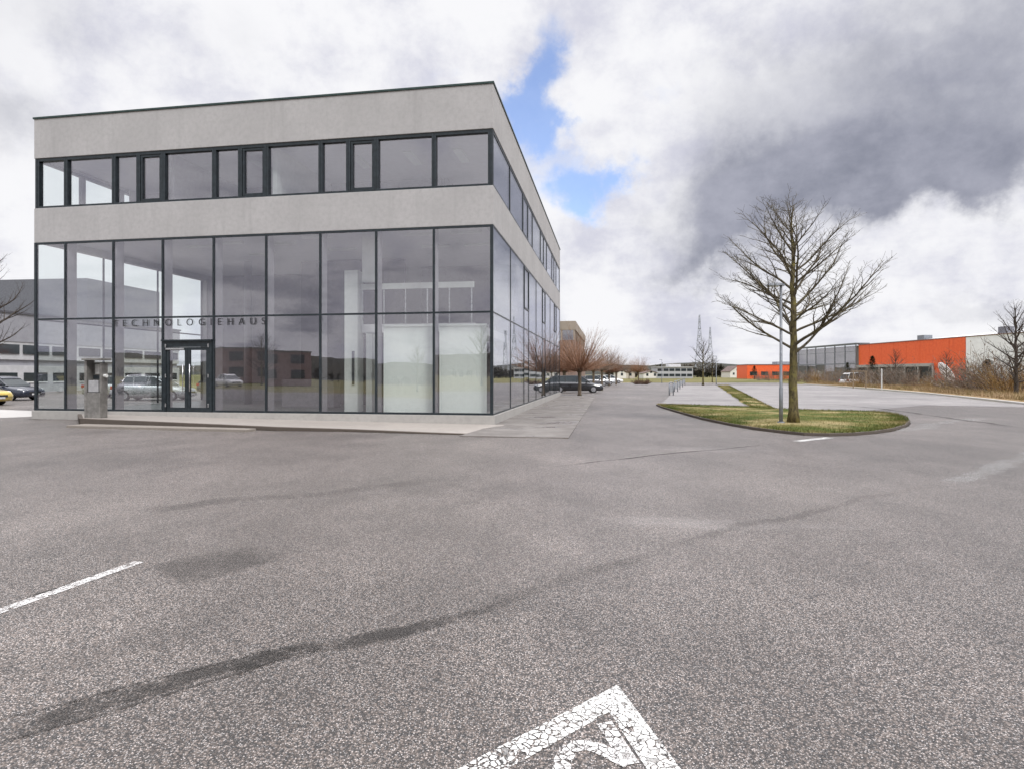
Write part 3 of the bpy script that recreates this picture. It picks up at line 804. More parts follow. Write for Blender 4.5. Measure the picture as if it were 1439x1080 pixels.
for k_, (loc, rz, sc, lab) in enumerate((
    (at(793, 58), 1.0, 1.0, 'pollarded tree half hidden at the far corner of the glass building'),
    (at(846, 78), 2.2, 1.05, 'pollarded tree just right of the dark estate car bonnet'),
    (at(856, 86), 3.4, 1.0, 'reddish pollarded tree, second right of the dark estate car'),
    (at(866, 95), 4.1, 1.0, 'reddish pollarded tree at the right end of the car park row'),
    (at(897, 148), .6, 1.18, 'lone pollarded tree above the low dark bush'),
    (at(884, 190), 1.6, 1.0, 'farthest small pollarded tree beside the white sheds'))):
    place(dup(pol2 if k_ % 2 else pol), loc, rz, sc, lab, PG)

# shrubs made of twigs
def shrub(rnd, n, h, w, col_leaf=0):
    mb = MB()
    for k in range(n):
        a = rnd.uniform(0,2*PI); rr = math.sqrt(rnd.random())*w*.55
        p = Vector((math.cos(a)*rr, math.sin(a)*rr, 0)); el = rnd.uniform(.5,1.45)
        d = vec_el(a+rnd.gauss(0,.5), el); ln = h*rnd.uniform(.55,1.05); pts = [p]
        for q in range(3):
            d = (d+Vector((rnd.gauss(0,.18), rnd.gauss(0,.18), rnd.gauss(0,.1)))).normalized(); pts.append(pts[-1]+d*ln/3)
        mb.tube(pts, [.018,.013,.009,.004], 3, caps=False)
        for q in range(6):
            i = rnd.choice((1,1,2,2,3)); e = (d+Vector((rnd.gauss(0,.7), rnd.gauss(0,.7), rnd.gauss(.1,.4)))).normalized()
            f_ = pts[i]+e*h*rnd.uniform(.12,.32); mb.tube([pts[i], f_], [.008,.003], 3, caps=False)
            for w_ in range(col_leaf):
                c_ = pts[i].lerp(f_, rnd.random()); s_ = rnd.uniform(.02,.05)
                u = Vector((rnd.gauss(0,1), rnd.gauss(0,1), rnd.gauss(0,1))).normalized()*s_; vv = u.orthogonal()*.7
                b = len(mb.v); mb.v += [tuple(c_-u), tuple(c_+vv), tuple(c_+u)]; mb.f.append((b,b+1,b+2))
    return mb
M_sh = [bark_mat('bramble_twigs', (.13,.085,.062), (.23,.16,.12), (.17,.14,.09), 6),
        bark_mat('ochre_twigs', (.19,.115,.045), (.32,.20,.08), (.18,.14,.07), 6),
        bark_mat('grey_twigs', (.12,.105,.09), (.22,.19,.165), (.17,.14,.115), 6)]
shr = []
for i in range(3):
    o = shrub(random.Random(40+i), 95, 2.7, 3.1, 3).build('shrub', M_sh[i], recalc=False); shr.append(o)
SG = 'leafless shrubs along the right verge'
kinds = ('reddish bramble', 'ochre leafless shrub', 'grey leafless shrub')
spots = [ # px, Y, kind, scale, where
    (1142,100,0,.75,'at the left end of the verge below the orange wall'),
    (1160,96,1,1.05,'before the left bays of the glass hall'),
    (1175,92,0,1.1,'in front of the middle of the glass hall'),
    (1190,86,2,1.15,'left of the small white van on the verge'),
    (1203,80,0,.85,'low in front of the white van'),
    (1217,74,1,.80,'just left of the pale marker post'),
    (1228,78,0,1.3,'below the dark conifer by the marker post'),
    (1246,72,2,1.35,'just right of the pale marker post'),
    (1262,68,0,1.25,'before the dark ground floor of the orange hall'),
    (1280,66,2,1.30,'under the middle of the orange wall'),
    (1298,62,0,1.05,'left of the white oval disc'),
    (1316,58,1,.72,'low at the foot of the white oval disc'),
    (1345,56,0,.85,'below the boundary of orange and white walls'),
    (1366,53,2,1.2,'before the white wall, left of the dense evergreen bush'),
    (1385,50,0,1.25,'directly before the white hall wall'),
    (1402,47,2,1.35,'left of the bare tree at the right edge'),
    (1420,45,0,1.3,'at the foot of the bare tree at the right edge'),
    (1442,43,1,1.1,'cut by the right edge of the view'),
    (1072,150,2,1.0,'before the low distant orange building, left'),
    (1090,145,0,1.1,'before the low distant orange building behind the lamp post'),
    (1106,140,1,1.0,'just left of the island tree trunk in the far background'),
    (1126,120,0,1.2,'just right of the island tree trunk in the far background')]
used = [False]*3
for px, Y, k, sc, wh in spots:
    o = shr[k] if not used[k] else dup(shr[k]); used[k] = True
    sc *= .80 if 1210 < px < 1350 else (.9 if px < 1410 else 1.0); place(o, at(px, Y, .1), R.uniform(0,6), (sc*R.uniform(.9,1.2), sc, sc*R.uniform(.85,1.1)), None, SG)
    tag(o, kinds[k]+' '+wh, 'shrub')
bs = shrub(random.Random(77), 150, 1.0, 1.9, 4).build('bush', bark_mat('dark_red_bush', (.06,.030,.022), (.12,.065,.045), (.07,.05,.03), 6), recalc=False)
place(bs, at(902, 97), 0, (1.1,1,.95)); tag(bs, 'low dark reddish bush at the end of the lane under the lone pollarded tree', 'bush')

# evergreen conifers
def conifer(rnd, H, r):
    tr, cr = MB(), MB(); tr.tube([(0,0,0),(0,0,H*.9)], [.12,.02], 7)
    for k in range(1900):
        t = rnd.random()**.8; z = .25+t*(H-.3); rr = r*(1-t)**.8*rnd.uniform(.35,1.08)*(1+.2*math.sin(z*7)); a = rnd.uniform(0,2*PI)
        p = Vector((math.cos(a)*rr, math.sin(a)*rr, z)); s_ = rnd.uniform(.08,.2)
        u = (vec_el(a+rnd.gauss(0,.5), rnd.uniform(-.4,.5)))*s_; vv = u.cross(Vector((0,0,1))).normalized()*s_*.45
        b = len(cr.v); cr.v += [tuple(p-vv), tuple(p+vv), tuple(p+u*1.6)]; cr.f.append((b,b+1,b+2))
    return tr, cr
M_ever = herb_mat('evergreen_needles', [(.012,.026,.012),(.03,.05,.02),(.018,.032,.012),(.035,.055,.02)], 1, 5)
con = thing('conifer', 'dark conifer before the left part of the orange wall', 'tree', at(1226, 82), 0, 'small conifers before the halls')
tr, cr = conifer(random.Random(3), 4.1, 1.3); tr.build('trunk', M_twigd, con); cr.build('crown', M_ever, con, recalc=False)
place(dup(con), at(1191, 95), 1, .85, 'small dark conifer before the glass hall windows')
place(dup(con), at(1060, 190), 2, (1.3,1.3,1.05), 'dark conifer in front of the low distant orange building')
place(dup(con), at(1388, 54), 2, (1.15,1.15,.72), 'squat dense evergreen bush before the white wall')

# more bare trees
def std_tree(seed, H, label, loc, spread=.38, nprim=20, kid=.55, mat=None, group=None, first=.25, r=.13, rz=0, mx=3):
    t = thing('bare_tree', label, 'tree', loc, rz, group)
    tr, cr = bare_tree(random.Random(seed), H, r, first, lambda q: H*spread*(1-q)**.65*(.8+.5*min(1,q*3))+.2, nprim, mx, kid, el=(.35,1.15))
    tr.build('trunk', M_bark if not mat else mat, t, smooth=True); cr.build('crown', mat or M_twigd, t, recalc=False)
    return t
far1 = std_tree(5, 6.7, 'small bare tree at the end of the parking bays in front of the pylons', at(988, 90), .40, 24, .9)
far2 = std_tree(8, 6.3, 'dark bare tree among shrubs at the right edge before the white wall', at(1428, 41, .1), .40, 26, .9, M_twigd, first=.12)
far3 = std_tree(9, 9.5, 'large bare tree reaching in from the left edge above the grey factory', at(-50, 33), .44, 24, .8, M_twigd, first=.22, r=.2)
place(dup(far1), at(1001, 120), 2, .8, 'faint second bare tree just right of the pylons')
place(dup(far2), at(1452, 46), 1, .95, 'bare tree cut off by the right edge beyond the shrubs')
place(dup(far2), at(1330, 66, .1), 2.5, .62, 'thin bare sapling before the orange wall by the oval disc')
place(dup(far2), at(1258, 80, .1), 3.9, .75, 'grey bare sapling before the middle of the orange wall')

# dry verge grass
M_dry = herb_mat('dry_verge_grass', [(.33,.225,.13),(.22,.17,.075),(.38,.28,.17),(.18,.13,.075)], .8, 9)
verge = [(p.x+.35, p.y) for p in ve]
vm = MB()
rows = []
for p in ve:
    rows.append([(p.x+.33, p.y, .02), (p.x+1.6, p.y+.3, .22), (p.x+4.5, p.y+1, .30), (p.x+14, p.y+2, .1), (p.x+24, p.y+3, -.10)])
fine = []
for a, b in zip(rows, rows[1:]):
    for q in range(6): fine.append([tuple(x0+(x1-x0)*q/6 for x0, x1 in zip(s, t_)) for s, t_ in zip(a, b)])
fine.append(rows[-1])
for r_ in fine:
    for i, p in enumerate(r_): vm.v.append((p[0], p[1], p[2]+(R.uniform(-.06,.09) if 0 < i < 4 else 0)))
for i in range(len(fine)-1):
    for k in range(4): A_ = i*5+k; vm.f.append((A_, A_+1, A_+6, A_+5))
tag(vm.build('verge', M_dry, smooth=True), 'bank of dry brown grass beside the right hand kerb', 'verge', kind='structure')
vp = [(p.x+.4, p.y) for p in ve] + [(p.x+7, p.y+1.2) for p in reversed(ve)]
def vz(x, y): return .16
tag(blades(vp, 26000, .12, .5, .1, .018, random.Random(5), vz).build('dry_grass', M_dry, recalc=False), 'tall dry grass and dead stalks on the right verge', 'grass', kind='stuff')

# ------------------------------------------------------------------ bike hoops
def hoop(loc, rz, label):
    h = thing('steel_hoop', label, 'bike stand', loc, rz, 'steel hoops beside the parking bays')
    for s_ in (-1,1): MB().tube([(s_*.16,0,0),(s_*.16,0,.86)], .042, 10).build('leg', M_galv, h, smooth=True)
    pts = [(math.cos(a)*.16, 0, .86+math.sin(a)*.12) for a in [PI*i/10 for i in range(11)]]
    MB().tube(pts, .042, 10).build('top_bend', M_galv, h, smooth=True)
    MB().box(-.115,.115,-.012,.012,.25,.80).build('panel', simple('hoop_panel', (.42,.43,.45), .4, .6), h)
    return h
hoop(at(943.3, 46.7), .1, 'nearest steel hoop stand at the left edge of the parking bays')
h0 = bpy.data.objects['steel_hoop']
for px, Y, lab in ((950,56,'second steel hoop stand behind the nearest one'), (953.5,66,'third steel hoop stand in the row by the bays'), (957.5,76,'fourth steel hoop stand in the row by the bays'), (961,88,'farthest steel hoop stand in the row by the bays')):
    place(dup(h0), at(px, Y), .1, 1, lab)
mp = thing('marker_post', 'pale marker post standing in the dry grass beneath the orange wall', 'post', at(1239, 59.5, .1))
MB().tube([(0,0,0),(0,0,2.0),(0,0,2.03)], [.06,.06,.02], 10).build('post', simple('post_white', (.6,.6,.58), .6), mp)
MB().tube([(0,0,0),(0,0,.08)], [.11,.08], 10).build('foot', M_plinth, mp)
fg = thing('wooden_frame', 'thin wooden goal shaped frame among the shrubs beside the white van', 'frame', at(1208, 66, .1), .2)
M_wood = simple('weathered_wood', (.24,.18,.12), .8)
for s_ in (-.8,.8): MB().box(s_-.04, s_+.04, -.04, .04, 0, 1.8).build('post', M_wood, fg)
MB().box(-1.0,1.0,-.03,.03,1.802,1.88).build('crossbar', M_wood, fg)

# ------------------------------------------------------------------ cars
M_tyre = simple('tyre_rubber', (.02,.02,.02), .8)
M_rim = simple('alloy_rim', (.5,.5,.52), .3, .9)
M_cglass = simple('car_glass', (.03,.04,.045), .06, 0, .1, 3, .8)
M_headl = simple('headlight_glass', (.75,.77,.8), .15)
M_tail = simple('tail_light_red', (.35,.02,.02), .25)
M_trim = simple('car_black_trim', (.025,.025,.027), .5)
M_plate = simple('number_plate', (.7,.7,.7), .5)
def car(label, paint, loc, rz, estate=True, L_=4.5, Wd=1.78, H=1.46, cat='car', group='parked cars'):
    c = thing('parked_car', label, cat, loc, rz, group)
    hw = Wd/2
    def sec(x, zb, zt, w, wt):
        return [(x,-w*.92,zb),(x,-w,zb+.16),(x,-w,zt*.74),(x,-wt*.97,zt*.95),(x,-wt*.8,zt),(x,wt*.8,zt),(x,wt*.97,zt*.95),(x,w,zt*.74),(x,w,zb+.16),(x,w*.92,zb)]
    h = L_/2
    prof = [(h,.30,.60,.70,.62),(h-.08,.22,.70,.80,.72),(h-.35,.19,.76,.86,.80),(h-.9,.18,.85,.89,.84),(h-1.25,.18,.92,.89,.86),(h-2.0,.18,.95,.89,.87),(-h+1.2,.18,.96,.89,.87),(-h+.35,.2,.96,.87,.83),(-h+.06,.26,.90,.80,.72),(-h,.34,.78,.74,.64)]
    k = hw/.89
    MB().loft([sec(x,zb,zt,w*k,wt*k) for x,zb,zt,w,wt in prof]).build('body', paint, c, smooth=True, bevel=0)
    rear = -h+.12 if estate else -h+.75
    gh = [(h-1.15,.90,.92,.80,.80),(h-1.65,.90,H*.90,.80,.66),(h-2.0,.90,H*.99,.80,.62),(0-.3,.90,H,.80,.62),(rear+.55,.90,H*.98,.78,.60),(rear+.28,.90,H*.90,.76,.60),(rear,.90,.95,.74,.70)]
    def gs(x,zb,zt,w,wt): return [(x,-w*k,zb),(x,-wt*k,zt),(x,wt*k,zt),(x,w*k,zb)]
    MB().loft([gs(*q) for q in gh]).build('windows', M_cglass, c, smooth=False)
    rf = [(h-1.62,H*.905,.66),(h-1.98,H*.995,.63),(-.3,H*1.006,.63),(rear+.53,H*.986,.61),(rear+.26,H*.905,.61)]
    MB().loft([[(x,-w*k,z-.012),(x,-w*k*.9,z+.02),(x,w*k*.9,z+.02),(x,w*k,z-.012)] for x,z,w in rf]).build('roof', paint, c, smooth=True)
    pl_ = MB()
    for s_ in (-1,1):
        for (xa,za,wa),(xb,zb,wb) in (((h-1.15,.92,.81),(h-1.95,H*.985,.63)),((h-2.35,.93,.805),(h-2.30,H*.985,.635)),((-h+1.35,.93,.80),(-h+1.30,H*.97,.63)),((rear+.02,.93,.75),(rear+.40,H*.95,.61))):
            pl_.bar((xa,s_*wa*k,za),(xb,s_*wb*k,zb),.055)
    pl_.build('pillar', paint, c)
    for s_ in (-1,1):
        for x in (h-.88,-h+.85):
            w_ = MB().disc_x((x,s_*(hw-.10),.31),.31,.21,24).build('wheel', M_tyre, c, bevel=.02)
            rm = MB().disc_x((x,s_*(hw+.006),.31),.20,.012,20)
            rm.build('rim', M_rim, w_)
        MB().loft([[(h-.02-.0,s_*.50*k,.56),(h-.02,s_*.50*k,.66),(h-.16,s_*.74*k,.71),(h-.16,s_*.76*k,.58)],[(h-.22,s_*.50*k,.56),(h-.22,s_*.50*k,.68),(h-.42,s_*.80*k,.75),(h-.42,s_*.83*k,.6)]]).build('headlight', M_headl, c)
        MB().box(-h-.005,-h+.25,min(s_*.58*k,s_*.82*k),max(s_*.58*k,s_*.82*k),.68,.88).build('tail_light', M_tail, c, bevel=.03)
        MB().box(h-1.55,h-1.38,min(s_*hw*.95,s_*(hw+.17)),max(s_*hw*.95,s_*(hw+.17)),.93,1.05).build('mirror', paint, c, bevel=.03)
    MB().box(h-.07,h+.012,-.42,.42,.42,.54).build('grille', M_trim, c, bevel=.01)
    MB().box(h+.013,h+.022,-.26,.26,.34,.44).build('number_plate', M_plate, c)
    return c
P_black = simple('car_paint_black', (.012,.013,.016), .18, .1, .1, 3, .6, coat=1.0)
P_yel = simple('car_paint_yellow', (.70,.52,.12), .25, 0, .08, 3, coat=1.0)
P_sil = simple('car_paint_silver', (.46,.47,.48), .3, .6, .08, 3, coat=.8)
P_blue = simple('car_paint_navy', (.02,.025,.045), .22, .1, .1, 3, coat=1.0)
P_white = simple('car_paint_white', (.75,.75,.74), .3, 0, .05, 3, coat=1.0)
P_grey = simple('car_paint_grey', (.14,.14,.15), .3, .4, .1, 3, coat=1.0)
car('black estate car parked nose out beyond the far corner of the glass building', P_black, at(846, 53.5)-Vector((2.3,0,0)), -.03, True, 4.65, 1.8, 1.48)
car('yellow car cut by the left edge in front of the grey factory', P_yel, at(-50, 31.5), -.12, False, 4.2)
car('dark navy car just behind the yellow car at the left edge', P_blue, at(6, 38), -.1, False, 4.3)
sv = car('silver car parked beneath the pollarded trees behind the black estate', P_sil, at(843, 92), .1, True)
car('white car under the right end of the pollarded trees', P_white, at(857, 108), .1, False)
car('dark grey car between the trunks of the pollarded trees', P_grey, at(833, 84), .1, False)
car('white van half hidden in shrubs before the glass hall', P_white, at(1204, 84, 0), .2, True, 4.4, 1.8, 1.8, 'van')
# cars standing left of the building, seen through the glass hall
car('silver car behind the glass hall left of the entrance', P_sil, Vector((-27.5, 42.5, 0)), .1, False)
car('pale grey car beyond the glass hall by the grey factory', P_grey, Vector((-23.5, 50, 0)), .1, True)
car('silver estate car parked behind the glass entrance doors', P_sil, Vector((-22.5, 38, 0)), .1, True)

# ------------------------------------------------------------------ other buildings
# concrete office behind
b2p = at(809, 104.6)
ob = thing('office_building', 'distant concrete office with red brick lower walls behind the pollarded trees', 'office building', b2p, -th)
M_c2 = concrete_mat('tan_concrete', (.34,.29,.245), True)
M_brick = simple('red_brick', (.23,.16,.135), .85, 0, .25, 3)
MB().ring(-30,0,0,42,9.3,10.85,.4).build('parapet_wall', M_c2, ob)
MB().box(-29.59,-.41,.41,41.5,9.5,9.9).build('roof', M_roofm, ob)
MB().ring(-29.98,-.02,.02,41.9,0,7.55,.35).build('wall', M_brick, ob)
for i in range(8): MB().box(-i*2.2-.42, -i*2.2-.12, .06, .36, 7.55, 9.3).build('pillar', M_c2, ob)
for i in range(12): MB().box(-.36,-.06, 3.4*i+.5, 3.4*i+.8, 7.55, 9.3).build('pillar', M_c2, ob)
MB().ring(-29.8,-.2,.2,41.8,7.56,9.28,.05).build('window', M_wglass, ob)
# grey factory at the left
fp = Vector((-47.0, 30, 0))
fb = thing('factory', 'long grey factory with strip windows at the left edge behind the cars', 'factory', fp, -.115)
M_clad = simple('grey_cladding', (.33,.33,.36), .6, .2, .08, 2)
M_cladp = simple('pale_cladding', (.52,.52,.53), .6, 0, .08, 2)
MB().box(-30,0,0,46,4.5,7.0).build('wall', M_clad, fb)
MB().box(-29.9,-.06,.1,45.9,2.9,4.498).build('wall', M_cladp, fb)
MB().box(-29.8,-.02,.05,45.95,-.1,2.4).build('wall', M_cladp, fb)
MB().box(-29.7,-.25,.2,45.8,2.402,2.898).build('wall', M_clad, fb)
MB().box(-30.1,.12,-.1,46.1,7.002,7.18).build('roof_edge', simple('dark_roof', (.10,.10,.115), .6), fb)
for i in range(15):
    w = MB().box(-.06,.03,i*3.05+.25,i*3.05+2.9,3.42,4.25).build('window', M_cglass, fb)
    w = MB().box(-.02,.04,i*3.05+.3,i*3.05+2.7,.95,1.75).build('window', M_cglass, fb)
    MB().box(-.02,.06,i*3.05+.3,i*3.05+2.7,.84,.948).build('sill', M_white, w)
MB().box(-22,-2,34,45,7.19,11.8).build('rooftop_block', simple('dark_clad', (.15,.155,.17), .6), fb)
# orange and white hall
od = (Vector((91,107,0))-Vector((88,153,0))).normalized(); oa = math.atan2(od.y, od.x)
hb = thing('exhibition_hall', 'long orange and white hall with a glazed wing behind the shrubs at right', 'hall', (88,153,0), oa)
m = newmat('orange_panels'); v = coord(); n_ = noise(v, 2, 4); st = noise(scalev(v, (3,3,.2)), 1, 4)
c = mixc(ramp(n_, .3, .7), (.78,.115,.034), (.86,.15,.045)); c = mixc(ramp(st,.5,.75)*.25, c, (.50,.06,.025))
out(principled(c, .5, 0, .4)); M_or = m
M_whp = simple('white_panels', (.86,.87,.88), .55, 0, .06, 1)
pan = [(0,4.2),(4.2,8.4),(8.4,12.6),(12.6,16.8),(16.8,21),(21,25.1)]
for a, b in pan: MB().box(a+.03,b-.03,0,.3,3.95,9.0).build('wall_panel', M_or, hb)
for a, b in ((25.1,29.2),(29.2,33.3)):
    MB().box(a+.03,b-.03,-.05,.3,.3,4.4).build('wall_panel', M_or, hb); MB().box(a+.03,b-.03,-.05,.3,4.44,9.0).build('wall_panel', M_or, hb)
for i in range(10): MB().box(33.3+i*4.4+.03,33.3+(i+1)*4.4-.03,0,.3,.3,9.0).build('wall_panel', M_whp, hb)
MB().box(-32,78,.31,40,.1,8.9).build('wall', simple('hall_core', (.30,.28,.27), .8), hb)
MB().box(-.2,78.1,-.12,.5,9.002,9.16).build('roof_edge', simple('hall_flashing', (.25,.15,.13), .5), hb)
rs = MB(); rs.v += [(20,.5,9.17),(78,.5,9.17),(78,20,11.2),(20,20,11.2),(78,40,9.17),(20,40,9.17)]; rs.f += [(0,1,2,3),(3,2,4,5),(0,3,5),(1,4,2),(0,5,4,1)]
rs.build('roof', simple('white_roof', (.72,.73,.74), .6), hb)
MB().box(-.1,25.05,-.55,.25,3.3,3.94).build('concrete_beam', M_plinth, hb)
for i in range(7): MB().box(i*4.2-.15,i*4.2+.15,-.5,-.2,0,3.3).build('pillar', M_plinth, hb)
for i in range(6): MB().box(i*4.2+.2,i*4.2+4.0,.0,.29,.15,3.28).build('window', M_cglass, hb)
gw = MB()
for i in range(8): gw.box(-32+i*4.5-.12,-32+i*4.5+.12,-.5,-.3,0,9.4)
gw.box(-32,-.2,-.48,-.32,4.2,4.5); gw.box(-32,-.2,-.48,-.32,9.1,9.4); gw.box(-32,-.2,-.47,-.33,7.4,7.5); gw.box(-32,-.2,-.47,-.33,1.6,1.7)
gw.build('glazing_frame', M_galv, hb)
for i in range(7):
    for z0, z1 in ((.1,4.2),(4.5,9.1)): MB().box(-32+i*4.5+.13,-32+(i+1)*4.5-.13,-.42,-.38,z0,z1).build('glass_panel', M_glass, hb)
MB().box(-32,-.1,-.6,3,9.402,9.6).build('roof_edge', M_galv, hb)
MB().box(17.6,19.6,2,4,9.17,10.3).build('roof_vent', M_galv, hb); MB().box(38.5,40.3,2,3.6,9.17,10.6).build('roof_vent', simple('vent_dark',(.16,.16,.18),.6), hb)
# white tilted oval disc on a stand
dq = at(1330, 72, .1)
dk = thing('oval_disc', 'large tilted white oval disc standing in front of the orange wall', 'sign', dq, -.55)
el_ = MB(); M4 = Matrix.Translation((0,0,1.75)) @ Matrix.Rotation(-.55,4,'Y')
secs = []
for yy, s_ in ((-.12,.86),(-.08,1.0),(.08,1.0),(.12,.86)):
    secs.append([tuple(M4 @ Vector((math.cos(a)*.52*s_, yy, math.sin(a)*1.35*s_))) for a in [2*PI*i/28 for i in range(28)]])
el_.loft(secs).build('disc', simple('white_enamel', (.74,.72,.73), .35), dk, smooth=False)
MB().tube([(.28,0,0),(.28,0,1.0)], .08, 10).build('stand', M_galv, dk)

def gable(label, loc, rz, w, d, h, rh, wallm, roofm, name='house', cat='house', nwin=2):
    hs = thing(name, label, cat, loc, rz)
    wl = MB().box(-w/2,w/2,0,d,0,h); b = len(wl.v)
    wl.v += [(-w/2,0.001,h),(w/2,.001,h),(0,.001,h+rh),(-w/2,d-.001,h),(w/2,d-.001,h),(0,d-.001,h+rh)]; wl.f += [(b,b+1,b+2),(b+3,b+5,b+4)]
    wl.build('wall', wallm, hs, recalc=False)
    r = MB(); o_ = .3
    for s_ in (-1,1):
        r.loft([[(s_*(w/2+o_), y, h-o_*rh/(w/2)+.02),(s_*(w/2+o_), y, h-o_*rh/(w/2)+.2),(0,y,h+rh+.2),(0,y,h+rh+.02)] for y in (-o_, d+o_)])
    r.build('roof', roofm, hs)
    for i in range(nwin):
        x = -w/2+w*(i+.5)/nwin; MB().box(x-.45,x+.45,-.04,.05,h*.45,h*.45+1.1).build('window', M_cglass, hs)
    MB().box(-.45,.45,-.04,.05,h+rh*.15,h+rh*.15+.8).build('window', M_cglass, hs)
    return hs
M_hw = simple('house_render', (.70,.68,.64), .8); M_tile = simple('roof_tiles', (.14,.10,.09), .8, 0, .25, 2)
gable('white gabled house beyond the end of the road', at(1036, 300), .15, 7.5, 9, 3.0, 2.6, M_hw, M_tile)
gable('small white house among the trees right of the gabled house', at(1046, 330), -.3, 8, 9, 3.0, 2.5, M_hw, simple('red_tiles', (.22,.09,.06), .8))
gable('white shed left of the lone pollarded tree', at(874, 235), .1, 3.4, 6, 2.4, .9, M_hw, M_tile, 'shed', 'shed', 1)
gable('pale beige shed just behind the lone pollarded tree', at(886, 240), .1, 3.6, 6, 2.2, .8, simple('beige_render',(.5,.46,.4),.8), M_tile, 'shed', 'shed', 1)
gable('low white building right of the low dark bush', at(915, 250), .1, 6.5, 6, 2.0, .9, M_hw, M_tile, 'shed', 'shed', 2)
# grey two storey office across the field
gp = at(923, 250); go = thing('office_building', 'low grey two storey office across the field behind the steel hoops', 'office building', gp, .0)
M_go = simple('grey_render', (.42,.43,.45), .7)
MB().box(0,15,0,10,0,4.5).build('wall', M_go, go); MB().box(-.2,15.2,-.3,10.2,4.51,4.75).build('roof', M_cladp, go)
MB().box(5.5,10.5,2,7,4.76,5.9).build('rooftop_block', M_cladp, go)
for i in range(6):
    for z in (.7, 2.9): MB().box(i*2.45+.3,i*2.45+2.4,-.05,.05,z,z+1.1).build('window', M_cglass, go)
# distant orange low building
fo = thing('warehouse', 'low distant orange warehouse seen behind the lamp post', 'warehouse', at(1050, 222), -.05)
MB().box(0,21,0,12,0,5.1).build('wall', M_or, fo)
MB().box(-.2,21.2,-.2,12.2,5.11,5.3).build('roof', M_galv, fo)
for i in range(5): MB().box(1+i*4,3.6+i*4,-.06,.05,1.2,2.6).build('window', M_cglass, fo)
MB().box(12,17,3,8,5.31,6.3).build('rooftop_block', M_clad, fo)

# pylons
def pylon(label, loc, H, rz):
    p = thing('pylon', label, 'pylon', loc, rz, 'lattice pylons on the horizon')
    mb = MB(); lv = [0,.18,.34,.48,.60,.70,.79,.87,.94,1.0]
    def w(t): return (H*.075)*(1-t)**1.25+.35
    prev = None
    for t in lv:
        q = [Vector((sx*w(t), sy*w(t), H*t)) for sx, sy in ((-1,-1),(1,-1),(1,1),(-1,1))]
        if prev:
            for i in range(4):
                j = (i+1) % 4; mb.bar(prev[i], q[i], .27); mb.bar(prev[i], q[j], .15); mb.bar(prev[j], q[i], .15); mb.bar(q[i], q[j], .15)
        prev = q
    mb.build('lattice', simple('pylon_steel', (.36,.38,.43), .6, .1), p)
    for t, l in ((.66,.085),(.78,.075),(.90,.06)):
        a = MB()
        for s_ in (-1,1):
            e = Vector((s_*H*l,0,H*t)); a.bar((s_*w(t),-w(t),H*t), e, .25); a.bar((s_*w(t),w(t),H*t), e, .25); a.bar((0,0,H*(t+.045)), e, .2)
            a.bar(e, e-Vector((0,0,1.6)), .22)
        a.build('cross_arm', simple('pylon_steel', (.2,.2,.2)), p)
    return p
pylon('taller left lattice pylon on the horizon beyond the small bare tree', at(983, 400), 41, 1.25)
pylon('right hand lattice pylon just beside the taller one', at(998, 440), 36, 1.25)

# hills and far woods
M_hill = herb_mat('wooded_hill', [(.045,.045,.035),(.07,.06,.045),(.05,.055,.05),(.035,.035,.03)], .02, .12)
def hill(name, Rr, base, amp, seed, label, a0=0, a1=2*PI, dep=220):
    rnd = random.Random(seed); ph = [rnd.uniform(0,6) for _ in range(6)]; mb = MB(); n = 420
    for i in range(n+1):
        a = a0+(a1-a0)*i/n
        hh = base+amp*(.5+.5*math.sin(a*5+ph[0]))*.5+amp*.3*(.5+.5*math.sin(a*13+ph[1]))+amp*.12*math.sin(a*41+ph[2])+rnd.uniform(-.5,.5)*amp*.08
        for r_, z in ((Rr,-1),(Rr+dep*.35,hh*.8),(Rr+dep*.6,hh),(Rr+dep*1.4,-1)):
            mb.v.append((math.sin(a)*r_, math.cos(a)*r_, z))
        if i:
            for k in range(3): A_ = (i-1)*4+k; mb.f.append((A_,A_+1,A_+5,A_+4))
    return tag(mb.build(name, M_hill, smooth=True, recalc=True), label, 'hills', kind='structure')
hill('hills', 2200, 22, 40, 3, 'low wooded hills around the horizon', 0, 2*PI, 500)
def wood(mb, rnd, p0, p1, n, h, depth=14):
    """band of leafless trees too dense to count"""
    for k in range(n):
        t = rnd.random(); p = p0.lerp(p1, t)+Vector((rnd.uniform(-2,2), rnd.uniform(0,depth), 0)); H = h*rnd.uniform(.55,1.1)*(.85+.25*math.sin(t*17))
        w_ = H*rnd.uniform(.22,.34); s_ = rnd.uniform(.04,.1)
        mb.tube([p, p+Vector((0,0,H*.6))], [.18,.08], 3, caps=False)
        for q in range(24):
            a = rnd.uniform(0,2*PI); el = rnd.uniform(.05,1.4); st = p+Vector((0,0,H*rnd.uniform(.12,.6)))
            e = st+vec_el(a, el)*w_*rnd.uniform(.7,1.4); d = (e-st).cross(Vector((rnd.gauss(0,1),rnd.gauss(0,1),rnd.gauss(0,1)))).normalized()*(H*.035)
            b = len(mb.v); mb.v += [tuple(st-d), tuple(st+d), tuple(e+d*.6), tuple(e-d*.6)]; mb.f.append((b,b+1,b+2,b+3))
M_wood2 = herb_mat('far_wood', [(.035,.034,.026),(.075,.052,.036),(.045,.05,.03),(.03,.028,.022)], .06, .6)
fw = MB(); rw = random.Random(12)
wood(fw, rw, at(925,310), at(1032,330), 170, 7.5); wood(fw, rw, at(860,330), at(925,330), 60, 5.5); wood(fw, rw, at(1032,420), at(1120,420), 80, 6.5)
wood(fw, rw, at(1105,230), at(1135,220), 24, 5)
tag(fw.build('far_wood', M_wood2, recalc=False), 'dark leafless wood along the horizon behind the field', 'wood', kind='stuff')
